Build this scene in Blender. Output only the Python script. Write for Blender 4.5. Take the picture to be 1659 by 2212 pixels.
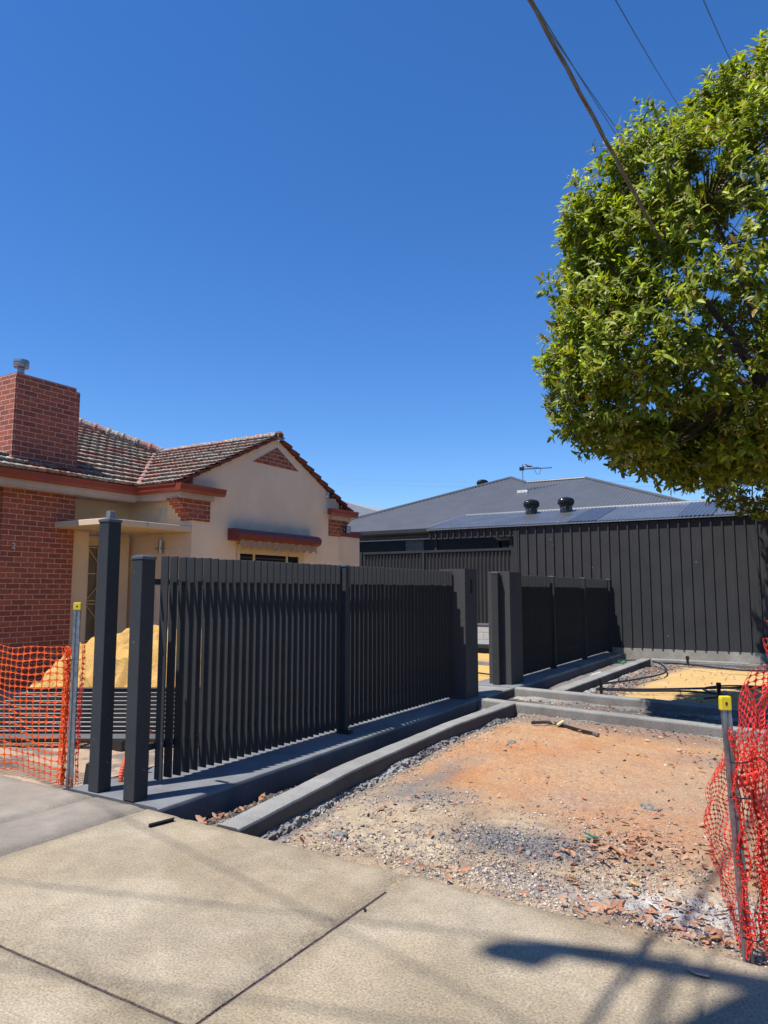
import bpy, bmesh, math, random
import numpy as np
from mathutils import Vector, Matrix, noise as mn
random.seed(7); rng = np.random.default_rng(7)
R_ = math.radians
SC = bpy.context.scene
for o in list(bpy.data.objects): bpy.data.objects.remove(o)

# ------------------------------------------------------------------ camera, sky, sun, exposure
cd = bpy.data.cameras.new("camera"); cam = bpy.data.objects.new("camera", cd); SC.collection.objects.link(cam)
cd.sensor_fit = 'VERTICAL'; cd.sensor_height = 34.6; cd.lens = 34.6 * 1550 / 2212
cam.location = (0, 0, 1.6); cam.rotation_euler = (R_(90 + 6.259), 0, R_(31.016))
cd.clip_start = 0.05; cd.clip_end = 3000
SC.camera = cam
SUN = Vector((-0.2, -0.385, 1.0)).normalized()
w = bpy.data.worlds.new("World"); SC.world = w; w.use_nodes = True
nt = w.node_tree; bg = nt.nodes['Background']
sky = nt.nodes.new('ShaderNodeTexSky'); sky.sky_type = 'NISHITA'; sky.sun_disc = False
sky.sun_elevation = math.asin(SUN.z); sky.sun_rotation = math.atan2(SUN.x, SUN.y)
sky.altitude = 0; sky.air_density = 1.0; sky.dust_density = 0.15; sky.ozone_density = 3.5
hs = nt.nodes.new('ShaderNodeHueSaturation'); hs.inputs['Saturation'].default_value = 1.24; hs.inputs['Value'].default_value = 1.15
tint = nt.nodes.new('ShaderNodeMix'); tint.data_type = 'RGBA'; tint.blend_type = 'MULTIPLY'; tint.inputs[0].default_value = 1.0; tint.inputs[7].default_value = (.86, .99, 1.22, 1)
nt.links.new(sky.outputs[0], hs.inputs['Color']); nt.links.new(hs.outputs[0], tint.inputs[6]); nt.links.new(tint.outputs[2], bg.inputs[0])
bg.inputs[1].default_value = 0.08
sl = bpy.data.lights.new("sun", 'SUN'); so = bpy.data.objects.new("sun", sl); SC.collection.objects.link(so)
sl.energy = 5.0; sl.angle = R_(0.53); sl.color = (1.0, 0.955, 0.89)
so.rotation_euler = SUN.to_track_quat('Z', 'Y').to_euler(); so.location = (-10, -15, 30)
SC.view_settings.view_transform = 'Standard'; SC.view_settings.look = 'None'
SC.view_settings.exposure = 0.6; SC.view_settings.gamma = 1.0
SC.render.engine = 'CYCLES'

# ------------------------------------------------------------------ numpy noise
def _h(ix, iy, s):
    a = (ix.astype(np.int64) * 374761393 + iy.astype(np.int64) * 668265263 + s * 974634777) & 0xffffffff
    a = ((a ^ (a >> 13)) * 1274126177) & 0xffffffff
    return ((a ^ (a >> 16)) & 0xffff) / 65535.0
def vn(x, y, s=0):
    x = np.asarray(x, float); y = np.asarray(y, float)
    ix = np.floor(x); iy = np.floor(y); fx = x - ix; fy = y - iy
    fx = fx * fx * (3 - 2 * fx); fy = fy * fy * (3 - 2 * fy)
    a = _h(ix, iy, s); b = _h(ix + 1, iy, s); c = _h(ix, iy + 1, s); d = _h(ix + 1, iy + 1, s)
    return (a * (1 - fx) + b * fx) * (1 - fy) + (c * (1 - fx) + d * fx) * fy
def fbm(x, y, oct=4, s=0, g=.5):
    t = 0; a = 1; n = 0
    for k in range(oct):
        t = t + a * vn(x * 2 ** k + 17.3 * k, y * 2 ** k - 9.1 * k, s + k); n += a; a *= g
    return t / n
def ss(e0, e1, x):
    t = np.clip((x - e0) / (e1 - e0), 0, 1); return t * t * (3 - 2 * t)

# ------------------------------------------------------------------ materials
def newmat(name):
    m = bpy.data.materials.new(name); m.use_nodes = True
    return m, m.node_tree, m.node_tree.nodes['Principled BSDF']
def N(nt, t, **k):
    n = nt.nodes.new(t)
    for a, b in k.items(): setattr(n, a, b)
    return n
def mat(name, col, rough=.6, metal=0, var=.12, scale=6, bump=.0, bscale=80, spec=.5, col2=None, obj=True, stretch=None):
    m, t, p = newmat(name)
    tc = N(t, 'ShaderNodeTexCoord'); src = tc.outputs['Object' if obj else 'UV']
    if stretch:
        mp = N(t, 'ShaderNodeMapping'); mp.inputs['Scale'].default_value = stretch
        t.links.new(src, mp.inputs[0]); src = mp.outputs[0]
    nz = N(t, 'ShaderNodeTexNoise'); nz.inputs['Scale'].default_value = scale; nz.inputs['Detail'].default_value = 6
    t.links.new(src, nz.inputs['Vector'])
    cr = N(t, 'ShaderNodeValToRGB'); e = cr.color_ramp.elements
    col = al(name, col); c2 = col2 or [c * (1 - var) for c in col]; c1 = col if col2 else [min(1, c * (1 + var)) for c in col]
    e[0].position = .35; e[1].position = .65
    e[0].color = (*c2, 1); e[1].color = (*c1, 1)
    t.links.new(nz.outputs[0], cr.inputs[0]); t.links.new(cr.outputs[0], p.inputs['Base Color'])
    if name == 'charcoal_powdercoat':   # dust specks and small scuffs
        n5 = noise_node(t, src, 38, 2, .5); r5 = ramp(t, [(.735, (0,) * 3), (.76, (1,) * 3)]); t.links.new(n5.outputs[0], r5.inputs[0]); m5 = mix(t, 'MIX', r5.outputs[0]); t.links.new(cr.outputs[0], m5.inputs[6]); m5.inputs[7].default_value = (.16, .155, .15, 1); t.links.new(m5.outputs[2], p.inputs['Base Color'])
    p.inputs['Roughness'].default_value = rough; p.inputs['Metallic'].default_value = metal
    p.inputs['Specular IOR Level'].default_value = spec
    if bump:
        nb = N(t, 'ShaderNodeTexNoise'); nb.inputs['Scale'].default_value = bscale; nb.inputs['Detail'].default_value = 5
        t.links.new(src, nb.inputs['Vector'])
        b = N(t, 'ShaderNodeBump'); b.inputs['Strength'].default_value = bump; b.inputs['Distance'].default_value = .01
        t.links.new(nb.outputs[0], b.inputs['Height']); t.links.new(b.outputs[0], p.inputs['Normal'])
    return m
def ramp(t, pts):
    cr = N(t, 'ShaderNodeValToRGB'); e = cr.color_ramp.elements
    while len(e) < len(pts): e.new(.5)
    for q, (a, c) in zip(e, pts): q.position = a; q.color = (*c, 1)
    return cr
def mix(t, blend='MIX', fac=None):
    m = N(t, 'ShaderNodeMix', data_type='RGBA', blend_type=blend)
    if isinstance(fac, (int, float)): m.inputs[0].default_value = fac
    elif fac is not None: t.links.new(fac, m.inputs[0])
    return m  # A=6 B=7 out=2
def noise_node(t, src, scale, detail=6, rough=.55):
    nz = N(t, 'ShaderNodeTexNoise'); nz.inputs['Scale'].default_value = scale; nz.inputs['Detail'].default_value = detail
    nz.inputs['Roughness'].default_value = rough; t.links.new(src, nz.inputs['Vector']); return nz

M = {}
ALB = .78
KEEP = ('stucco', 'brick', 'gutter', 'fascia', 'cream_paint', 'maroon', 'charcoal', 'dark_textured', 'awning')
def al(name, c): return [q * (1 if any(k in name for k in KEEP) else ALB) for q in c]
M['charcoal'] = mat('charcoal_powdercoat', (.039, .041, .044), .5, var=.08, scale=3, bump=.02, bscale=300, spec=.08)
M['charcoal_fence'] = mat('charcoal_sheet', (.044, .045, .048), .55, var=.07, scale=2, spec=.08)
M['cap'] = mat('post_cap', (.075, .082, .09), .35, var=.05)
M['render_dark'] = mat('dark_textured_render', (.062, .061, .062), .85, var=.12, scale=30, bump=1.0, bscale=130, spec=.2)
M['black'] = mat('black_plastic', (.012, .012, .013), .4, var=.1)
M['black_metal'] = mat('black_gate_metal', (.02, .021, .023), .22, var=.1)
M['pipe_grey'] = mat('grey_cap_tape', (.2, .22, .25), .45)
M['door_paint'] = mat('beige_door_paint', (.2, .17, .12), .5)
M['tag_pale'] = mat('faded_yellow_tag', (.62, .58, .3), .5)
M['gate_slat'] = mat('glint_toned_slat', (.13, .135, .14), .3, var=.05)  # paler than the black rails, painting the edge glint into the colour
M['galv'] = mat('galvanised_steel', (.34, .37, .39), .38, .75, var=.2, scale=25, bump=.05, bscale=120)
M['yellow'] = mat('yellow_plastic_cap', (.85, .62, .02), .4, var=.05)
M['wood_cream'] = mat('cream_paint', (.62, .47, .26), .5, var=.06)
M['fascia'] = mat('grey_pink_fascia_paint', (.42, .36, .33), .55, var=.06)
M['gutter'] = mat('red_brown_gutter_paint', (.23, .045, .026), .42, var=.1, scale=2)
M['maroon'] = mat('maroon_hood_paint', (.16, .03, .028), .4, var=.1)
M['white'] = mat('white_paint', (.75, .75, .72), .5)
M['steel'] = mat('brushed_steel', (.55, .5, .46), .3, .85)
M['orange_pipe'] = mat('orange_conduit', (.62, .1, .03), .4)
M['dark_glass'] = mat('dark_window_glass', (.01, .01, .012), .08, var=.3, scale=2)
M['blind'] = mat('dark_blind', (.045, .03, .025), .6)
M['shadow_room'] = mat('dark_interior', (.02, .02, .022), .9)
M['garage_panel'] = mat('grey_garage_panel', (.2, .2, .19), .6)
M['cable_black'] = mat('black_irrigation_pipe', (.02, .02, .022), .35)
M['cable_grey'] = mat('weathered_cable_sheath', (.22, .2, .17), .6)
M['wire'] = mat('thin_wire', (.05, .07, .07), .5)
M['bark'] = mat('bark', (.13, .095, .065), .9, var=.3, scale=14, bump=.8, bscale=30, stretch=(1, 1, .25))
M['flower'] = mat('cream_blossom', (.62, .56, .27), .8, var=.15, scale=30)
M['sheet_trim'] = mat('pale_metal_trim', (.33, .345, .36), .3, .4, var=.05)
M['vent_black'] = mat('black_turbine_metal', (.03, .032, .03), .2, .3, var=.1)
M['bird'] = mat('grey_feathers', (.3, .24, .2), .8, var=.3, scale=40)
M['bitumen'] = mat('dark_asphalt', (.06, .06, .06), .9, var=.2, scale=40, bump=.4)
M['soil_dark'] = mat('joint_soil', (.07, .05, .04), .95, var=.4, scale=60, bump=1, bscale=90)
M['plastic_white'] = mat('white_pvc', (.7, .7, .68), .35)
M['green_hose'] = mat('green_plastic', (.02, .16, .09), .4)
M['pole'] = mat('grey_utility_pole', (.35, .34, .32), .8, bump=.3)
M['lens'] = mat('lamp_lens', (.5, .5, .5), .2)

def stucco(name, col):
    m, t, p = newmat(name)
    tc = N(t, 'ShaderNodeTexCoord'); s = tc.outputs['Object']
    a = noise_node(t, s, 1.1, 5); cr = ramp(t, [(.3, [c * .86 for c in col]), (.7, col)])
    t.links.new(a.outputs[0], cr.inputs[0]); t.links.new(cr.outputs[0], p.inputs['Base Color'])
    p.inputs['Roughness'].default_value = .88
    if name.startswith('peach'):   # soot and damp stains above the window hood and beside the eaves
        sx = N(t, 'ShaderNodeSeparateXYZ'); t.links.new(s, sx.inputs[0]); wn = noise_node(t, s, 3, 4)
        def mp(src, a, b, c, d):
            m_ = N(t, 'ShaderNodeMapRange', interpolation_type='SMOOTHSTEP'); t.links.new(src, m_.inputs[0])
            for k, q in enumerate((a, b, c, d)): m_.inputs[k + 1].default_value = q
            return m_.outputs[0]
        def mul(a, b):
            m_ = N(t, 'ShaderNodeMath', operation='MULTIPLY'); t.links.new(a, m_.inputs[0]); t.links.new(b, m_.inputs[1]); return m_.outputs[0]
        st1 = mul(mul(mp(sx.outputs[1], .2, .6, 0, 1), mp(sx.outputs[1], 2.75, 3.1, 1, 0)), mul(mp(sx.outputs[2], 2.78, 3.12, 1, 0), mp(sx.outputs[2], 2.6, 2.7, 0, 1)))
        st2 = mul(mul(mp(sx.outputs[1], 3.45, 3.85, 0, 1), mp(sx.outputs[2], 3.45, 3.5, 0, 1)), mp(sx.outputs[2], 3.75, 4.0, 1, 0))
        st3 = mul(mul(mp(sx.outputs[1], -.3, .35, 1, 0), mp(sx.outputs[2], 3.45, 3.5, 0, 1)), mp(sx.outputs[2], 3.6, 3.75, 1, 0))
        a1 = N(t, 'ShaderNodeMath', operation='ADD', use_clamp=True); t.links.new(st1, a1.inputs[0]); t.links.new(st2, a1.inputs[1])
        a2 = N(t, 'ShaderNodeMath', operation='ADD', use_clamp=True); t.links.new(a1.outputs[0], a2.inputs[0]); t.links.new(st3, a2.inputs[1])
        a3 = mul(a2.outputs[0], mp(wn.outputs[0], .3, .6, .12, .38)); mm = mix(t, 'MIX', a3); t.links.new(cr.outputs[0], mm.inputs[6]); mm.inputs[7].default_value = (.16, .15, .14, 1); t.links.new(mm.outputs[2], p.inputs['Base Color'])
    b1 = noise_node(t, s, 16, 6, .6); b1.inputs['Distortion'].default_value = 1.2
    b = N(t, 'ShaderNodeBump'); b.inputs['Strength'].default_value = .8; b.inputs['Distance'].default_value = .02
    t.links.new(b1.outputs[0], b.inputs['Height']); t.links.new(b.outputs[0], p.inputs['Normal'])
    return m
M['stucco'] = stucco('peach_stucco', (.85, .665, .475))
M['stucco2'] = stucco('cream_stucco', (.72, .56, .38))

def brick(name, c1, c2, mort, bw=.24, rh=.086):
    m, t, p = newmat(name)
    tc = N(t, 'ShaderNodeTexCoord'); s = tc.outputs['UV']
    wob = noise_node(t, s, 9, 2); ms = N(t, 'ShaderNodeVectorMath', operation='MULTIPLY_ADD')
    ms.inputs[1].default_value = (.012, .012, 0); t.links.new(wob.outputs['Color'], ms.inputs[0]); t.links.new(s, ms.inputs[2])
    br = N(t, 'ShaderNodeTexBrick'); t.links.new(ms.outputs[0], br.inputs['Vector'])
    br.inputs['Scale'].default_value = 1; br.inputs['Brick Width'].default_value = bw; br.inputs['Row Height'].default_value = rh
    br.inputs['Mortar Size'].default_value = .0075; br.inputs['Mortar Smooth'].default_value = .25; br.inputs['Bias'].default_value = -.1
    br.inputs['Color1'].default_value = (*c1, 1); br.inputs['Color2'].default_value = (*c2, 1); br.inputs['Mortar'].default_value = (*mort, 1)
    nz = noise_node(t, s, 26, 6, .65); cr = ramp(t, [(.3, (.62, .62, .62)), (.68, (1.12, 1.12, 1.12))]); t.links.new(nz.outputs[0], cr.inputs[0])
    mm = mix(t, 'MULTIPLY', 1.0); t.links.new(br.outputs[0], mm.inputs[6]); t.links.new(cr.outputs[0], mm.inputs[7])
    t.links.new(mm.outputs[2], p.inputs['Base Color']); p.inputs['Roughness'].default_value = .85
    inv = N(t, 'ShaderNodeMath', operation='MULTIPLY_ADD'); inv.inputs[1].default_value = -1.0; t.links.new(br.outputs['Fac'], inv.inputs[0])
    sc = N(t, 'ShaderNodeMath', operation='MULTIPLY'); sc.inputs[1].default_value = .3; t.links.new(nz.outputs[0], sc.inputs[0]); t.links.new(sc.outputs[0], inv.inputs[2])
    b = N(t, 'ShaderNodeBump'); b.inputs['Strength'].default_value = .9; b.inputs['Distance'].default_value = .008
    t.links.new(inv.outputs[0], b.inputs['Height']); t.links.new(b.outputs[0], p.inputs['Normal'])
    return m
M['brick'] = brick('red_brick', (.40, .10, .052), (.24, .06, .038), (.56, .38, .28))
M['brick_grey'] = brick('grey_brick', (.1, .1, .085), (.13, .13, .11), (.27, .27, .24))
M['block'] = brick('pale_blockwork', (.52, .5, .45), (.6, .58, .53), (.36, .34, .3), .4, .2)

def concrete(name, ca, cb, cc, grain=1.0, rough=.9):
    m, t, p = newmat(name)
    tc = N(t, 'ShaderNodeTexCoord'); s = tc.outputs['Object']
    ca, cb, cc = al(name, ca), al(name, cb), al(name, cc); a = noise_node(t, s, .9, 6, .6); b = noise_node(t, s, 85, 7, .75); c = noise_node(t, s, 5, 5, .6)
    cr = ramp(t, [(.33, ca), (.5, cb), (.68, cc)]); t.links.new(a.outputs[0], cr.inputs[0])
    g = ramp(t, [(.33, (.45,) * 3), (.5, (1,) * 3), (.67, (1.45,) * 3)]); t.links.new(b.outputs[0], g.inputs[0])
    g2 = ramp(t, [(.32, (.90, .89, .87)), (.62, (1.04, 1.04, 1.04))]); t.links.new(c.outputs[0], g2.inputs[0])
    m1 = mix(t, 'MULTIPLY', min(1, .75 * grain)); t.links.new(cr.outputs[0], m1.inputs[6]); t.links.new(g.outputs[0], m1.inputs[7])
    m2 = mix(t, 'MULTIPLY', 1.0); t.links.new(m1.outputs[2], m2.inputs[6]); t.links.new(g2.outputs[0], m2.inputs[7])
    t.links.new(m2.outputs[2], p.inputs['Base Color']); p.inputs['Roughness'].default_value = rough
    p.inputs['Specular IOR Level'].default_value = .3
    if name.endswith('_stained'):
        at = N(t, 'ShaderNodeAttribute', attribute_name='Col'); m3 = mix(t, 'MULTIPLY', 1.0); t.links.new(m2.outputs[2], m3.inputs[6]); t.links.new(at.outputs['Color'], m3.inputs[7]); t.links.new(m3.outputs[2], p.inputs['Base Color'])
    bb = N(t, 'ShaderNodeBump'); bb.inputs['Strength'].default_value = .5 * grain; bb.inputs['Distance'].default_value = .006
    t.links.new(b.outputs[0], bb.inputs['Height']); t.links.new(bb.outputs[0], p.inputs['Normal'])
    return m
M['path'] = concrete('weathered_footpath_concrete_stained', (.335, .27, .18), (.38, .315, .22), (.43, .37, .275), 1.3)
M['path_new'] = concrete('newer_driveway_concrete_stained', (.24, .21, .175), (.28, .245, .205), (.32, .285, .245), .55)
M['kerb'] = concrete('grey_kerb_concrete', (.23, .225, .21), (.28, .275, .26), (.34, .335, .32), .9)
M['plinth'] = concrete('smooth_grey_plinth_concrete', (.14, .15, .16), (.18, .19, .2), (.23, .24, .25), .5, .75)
M['side_shade'] = concrete('shaded_kerb_side', (.07, .058, .048), (.095, .08, .066), (.125, .105, .09), .6, .85)  # kerb side tone with the shade painted in, darker than the top
M['kerb_face'] = concrete('sunlit_kerb_face', (.13, .12, .11), (.19, .175, .16), (.25, .235, .215), 1.2)  # side tone for faces turned to the sun, darkened less
M['plinth_face'] = concrete('shaded_plinth_face', (.085, .085, .088), (.11, .11, .115), (.14, .14, .145), .5)  # plinth tone darkened to paint in the shade on its sides
M['slop'] = concrete('rough_concrete_spill', (.13, .125, .12), (.23, .22, .205), (.40, .38, .35), 1.5)
M['slop_light'] = concrete('pale_footing_concrete', (.24, .22, .19), (.34, .32, .28), (.45, .43, .38), 1.2)
def attrmat(name, grain=1.0, gscale=120, bumpd=.01, rough=.95):
    m, t, p = newmat(name)
    at = N(t, 'ShaderNodeAttribute', attribute_name='Col')
    tc = N(t, 'ShaderNodeTexCoord'); b = noise_node(t, tc.outputs['Object'], gscale, 6, .75)
    v = N(t, 'ShaderNodeTexVoronoi'); v.inputs['Scale'].default_value = gscale * .9; t.links.new(tc.outputs['Object'], v.inputs['Vector'])
    g = ramp(t, [(.28, (.5 * ALB,) * 3), (.5, (ALB,) * 3), (.72, (1.45 * ALB,) * 3)]); t.links.new(b.outputs[0], g.inputs[0])
    m1 = mix(t, 'MULTIPLY', 1.0 if grain > .5 else .85); t.links.new(at.outputs['Color'], m1.inputs[6]); t.links.new(g.outputs[0], m1.inputs[7])
    sep = N(t, 'ShaderNodeSeparateColor'); t.links.new(v.outputs['Color'], sep.inputs[0])
    g2 = ramp(t, [(.0, (.72,) * 3), (1., (1.25,) * 3)]); t.links.new(sep.outputs[0], g2.inputs[0])
    m2 = mix(t, 'MULTIPLY', grain * .7); t.links.new(m1.outputs[2], m2.inputs[6]); t.links.new(g2.outputs[0], m2.inputs[7])
    t.links.new(m2.outputs[2], p.inputs['Base Color']); p.inputs['Roughness'].default_value = rough
    p.inputs['Specular IOR Level'].default_value = .2
    bb = N(t, 'ShaderNodeBump'); bb.inputs['Strength'].default_value = .9; bb.inputs['Distance'].default_value = bumpd
    t.links.new(b.outputs[0], bb.inputs['Height']); t.links.new(bb.outputs[0], p.inputs['Normal'])
    return m
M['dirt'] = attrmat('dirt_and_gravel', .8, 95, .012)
M['sandm'] = attrmat('yellow_sand', .35, 60, .012)

def island(name, cols, rough=.8, transl=0, spec=.4, bump=0):
    """colour picked per loose piece"""
    m, t, p = newmat(name); cols = [al(name, c) for c in cols] if 'leaf' not in name or 'dead' in name else cols
    g = N(t, 'ShaderNodeNewGeometry'); n = len(cols)
    cr = ramp(t, [(i / max(1, n - 1), c) for i, c in enumerate(cols)])
    t.links.new(g.outputs['Random Per Island'], cr.inputs[0]); t.links.new(cr.outputs[0], p.inputs['Base Color'])
    p.inputs['Roughness'].default_value = rough; p.inputs['Specular IOR Level'].default_value = spec
    if transl:
        tr = N(t, 'ShaderNodeBsdfTranslucent'); mx = N(t, 'ShaderNodeMixShader'); mx.inputs[0].default_value = transl
        mm = mix(t, 'MULTIPLY', 1.0); mm.inputs[7].default_value = (1.35, 1.35, .4, 1); t.links.new(cr.outputs[0], mm.inputs[6])
        t.links.new(mm.outputs[2], tr.inputs[0]); out = t.nodes['Material Output']
        t.links.new(p.outputs[0], mx.inputs[1]); t.links.new(tr.outputs[0], mx.inputs[2]); t.links.new(mx.outputs[0], out.inputs[0])
    return m
M['leaf'] = island('glossy_green_leaf', [(.16, .20, .016), (.07, .10, .012), (.32, .38, .025), (.10, .14, .013), (.44, .49, .035), (.05, .08, .012), (.24, .30, .018), (.28, .18, .03), (.12, .17, .018), (.37, .43, .03)], .45, .38, .3)
M['leaf_new'] = island('lime_new_growth_leaf', [(.34, .44, .03), (.46, .54, .045), (.26, .36, .025), (.54, .60, .07)], .42, .4, .35)
M['leaf2'] = island('dark_green_leaf', [(.11, .13, .02), (.06, .085, .012), (.2, .21, .022), (.08, .10, .014), (.2, .15, .03), (.08, .11, .014)], .5, .3, .3)
M['dead'] = island('dead_leaf', [(.36, .15, .09), (.48, .28, .18), (.26, .11, .07), (.55, .36, .24), (.40, .19, .12), (.50, .24, .13)], .7, .12, .3)
M['pebble'] = island('pebble', [(.52, .42, .30), (.27, .23, .2), (.64, .54, .40), (.17, .16, .16), (.45, .34, .23), (.70, .62, .50), (.33, .21, .14)], .85, 0, .3)
M['petal'] = island('dried_purple_petal', [(.07, .05, .1), (.12, .08, .17), (.05, .04, .06)], .8)
M['clod'] = island('grey_concrete_crumb', [(.17, .17, .17), (.26, .25, .24), (.12, .12, .125), (.32, .31, .3)], .9)
def meshmat(name, c):
    m, t, p = newmat(name); p.inputs['Base Color'].default_value = (*c, 1); p.inputs['Roughness'].default_value = .38
    nzs = N(t, 'ShaderNodeTexCoord'); nz = noise_node(t, nzs.outputs['Object'], 14, 3)
    cr = ramp(t, [(.35, [q * .8 for q in c]), (.65, c)]); t.links.new(nz.outputs[0], cr.inputs[0]); t.links.new(cr.outputs[0], p.inputs['Base Color'])
    tr = N(t, 'ShaderNodeBsdfTranslucent'); tr.inputs[0].default_value = (*c, 1); mx = N(t, 'ShaderNodeMixShader'); mx.inputs[0].default_value = .35
    t.links.new(p.outputs[0], mx.inputs[1]); t.links.new(tr.outputs[0], mx.inputs[2]); t.links.new(mx.outputs[0], t.nodes['Material Output'].inputs[0])
    return m
M['net'] = meshmat('orange_plastic_net', (1.0, .15, .02)); M['net_red'] = meshmat('red_orange_plastic_net', (.9, .065, .04))

def tilemat():
    m, t, p = newmat('lichened_terracotta_tile')
    tc = N(t, 'ShaderNodeTexCoord'); uv = tc.outputs['UV']; ob = tc.outputs['Object']
    fl = N(t, 'ShaderNodeVectorMath', operation='FLOOR'); t.links.new(uv, fl.inputs[0])
    wn = N(t, 'ShaderNodeTexWhiteNoise', noise_dimensions='2D'); t.links.new(fl.outputs[0], wn.inputs['Vector'])
    base = ramp(t, [(0, (.22, .075, .055)), (.4, (.33, .125, .09)), (.7, (.22, .11, .09)), (1, (.42, .15, .11))]); t.links.new(wn.outputs[0], base.inputs[0])
    n1 = noise_node(t, ob, 7, 8, .7); n2 = noise_node(t, ob, 1.2, 3)
    ad = N(t, 'ShaderNodeMath', operation='MULTIPLY_ADD'); ad.inputs[1].default_value = .55; t.links.new(n2.outputs[0], ad.inputs[0]); t.links.new(n1.outputs[0], ad.inputs[2])
    lk = ramp(t, [(.66, (0,) * 3), (.80, (1,) * 3)]); t.links.new(ad.outputs[0], lk.inputs[0])
    n3 = noise_node(t, ob, 22, 5, .7); lc = ramp(t, [(.38, (.07, .065, .055)), (.5, (.25, .22, .185)), (.62, (.50, .455, .40))]); t.links.new(n3.outputs[0], lc.inputs[0])
    mm = mix(t, 'MIX', lk.outputs[0]); t.links.new(base.outputs[0], mm.inputs[6]); t.links.new(lc.outputs[0], mm.inputs[7])
    t.links.new(mm.outputs[2], p.inputs['Base Color']); p.inputs['Roughness'].default_value = .9; p.inputs['Specular IOR Level'].default_value = .2
    b = N(t, 'ShaderNodeBump'); b.inputs['Strength'].default_value = .8; b.inputs['Distance'].default_value = .015
    t.links.new(n1.outputs[0], b.inputs['Height']); t.links.new(b.outputs[0], p.inputs['Normal'])
    return m
M['tile'] = tilemat()
M['tile_edge'] = mat('dark_tile_edge', (.16, .045, .035), .8, var=.3, scale=9, bump=.3)
M['mortar'] = mat('pinkish_valley_mortar', (.36, .2, .16), .9, var=.2, scale=8, bump=.5)
M['roof_grey'] = mat('grey_roof_sheet', (.14, .145, .155), .42, .3, var=.07, scale=1.5)
M['roof_shed'] = mat('blue_grey_roof_sheet', (.15, .16, .175), .32, .35, var=.12, scale=1.5)
M['skylight'] = mat('tinted_polycarbonate', (.06, .065, .078), .3, 0, var=.2)
M['roof_far'] = mat('pale_grey_far_roof', (.33, .35, .38), .5, var=.05)
def slabmat():
    m, t, p = newmat('stained_cream_concrete')
    tc = N(t, 'ShaderNodeTexCoord'); mp = N(t, 'ShaderNodeMapping'); mp.inputs['Scale'].default_value = (1, 1, .12)
    t.links.new(tc.outputs['Object'], mp.inputs[0]); n = noise_node(t, mp.outputs[0], 17, 6, .7)
    sp = N(t, 'ShaderNodeSeparateXYZ'); t.links.new(tc.outputs['UV'], sp.inputs[0])
    ad = N(t, 'ShaderNodeMath', operation='MULTIPLY_ADD'); ad.inputs[1].default_value = 2.2; t.links.new(sp.outputs[1], ad.inputs[0]); t.links.new(n.outputs[0], ad.inputs[2])
    cr = ramp(t, [(.62, (.6, .47, .33)), (.72, (.07, .06, .05))])
    t.links.new(n.outputs[0], cr.inputs[0]); t.links.new(cr.outputs[0], p.inputs['Base Color']); p.inputs['Roughness'].default_value = .9
    return m
M['slab'] = slabmat()

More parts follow.
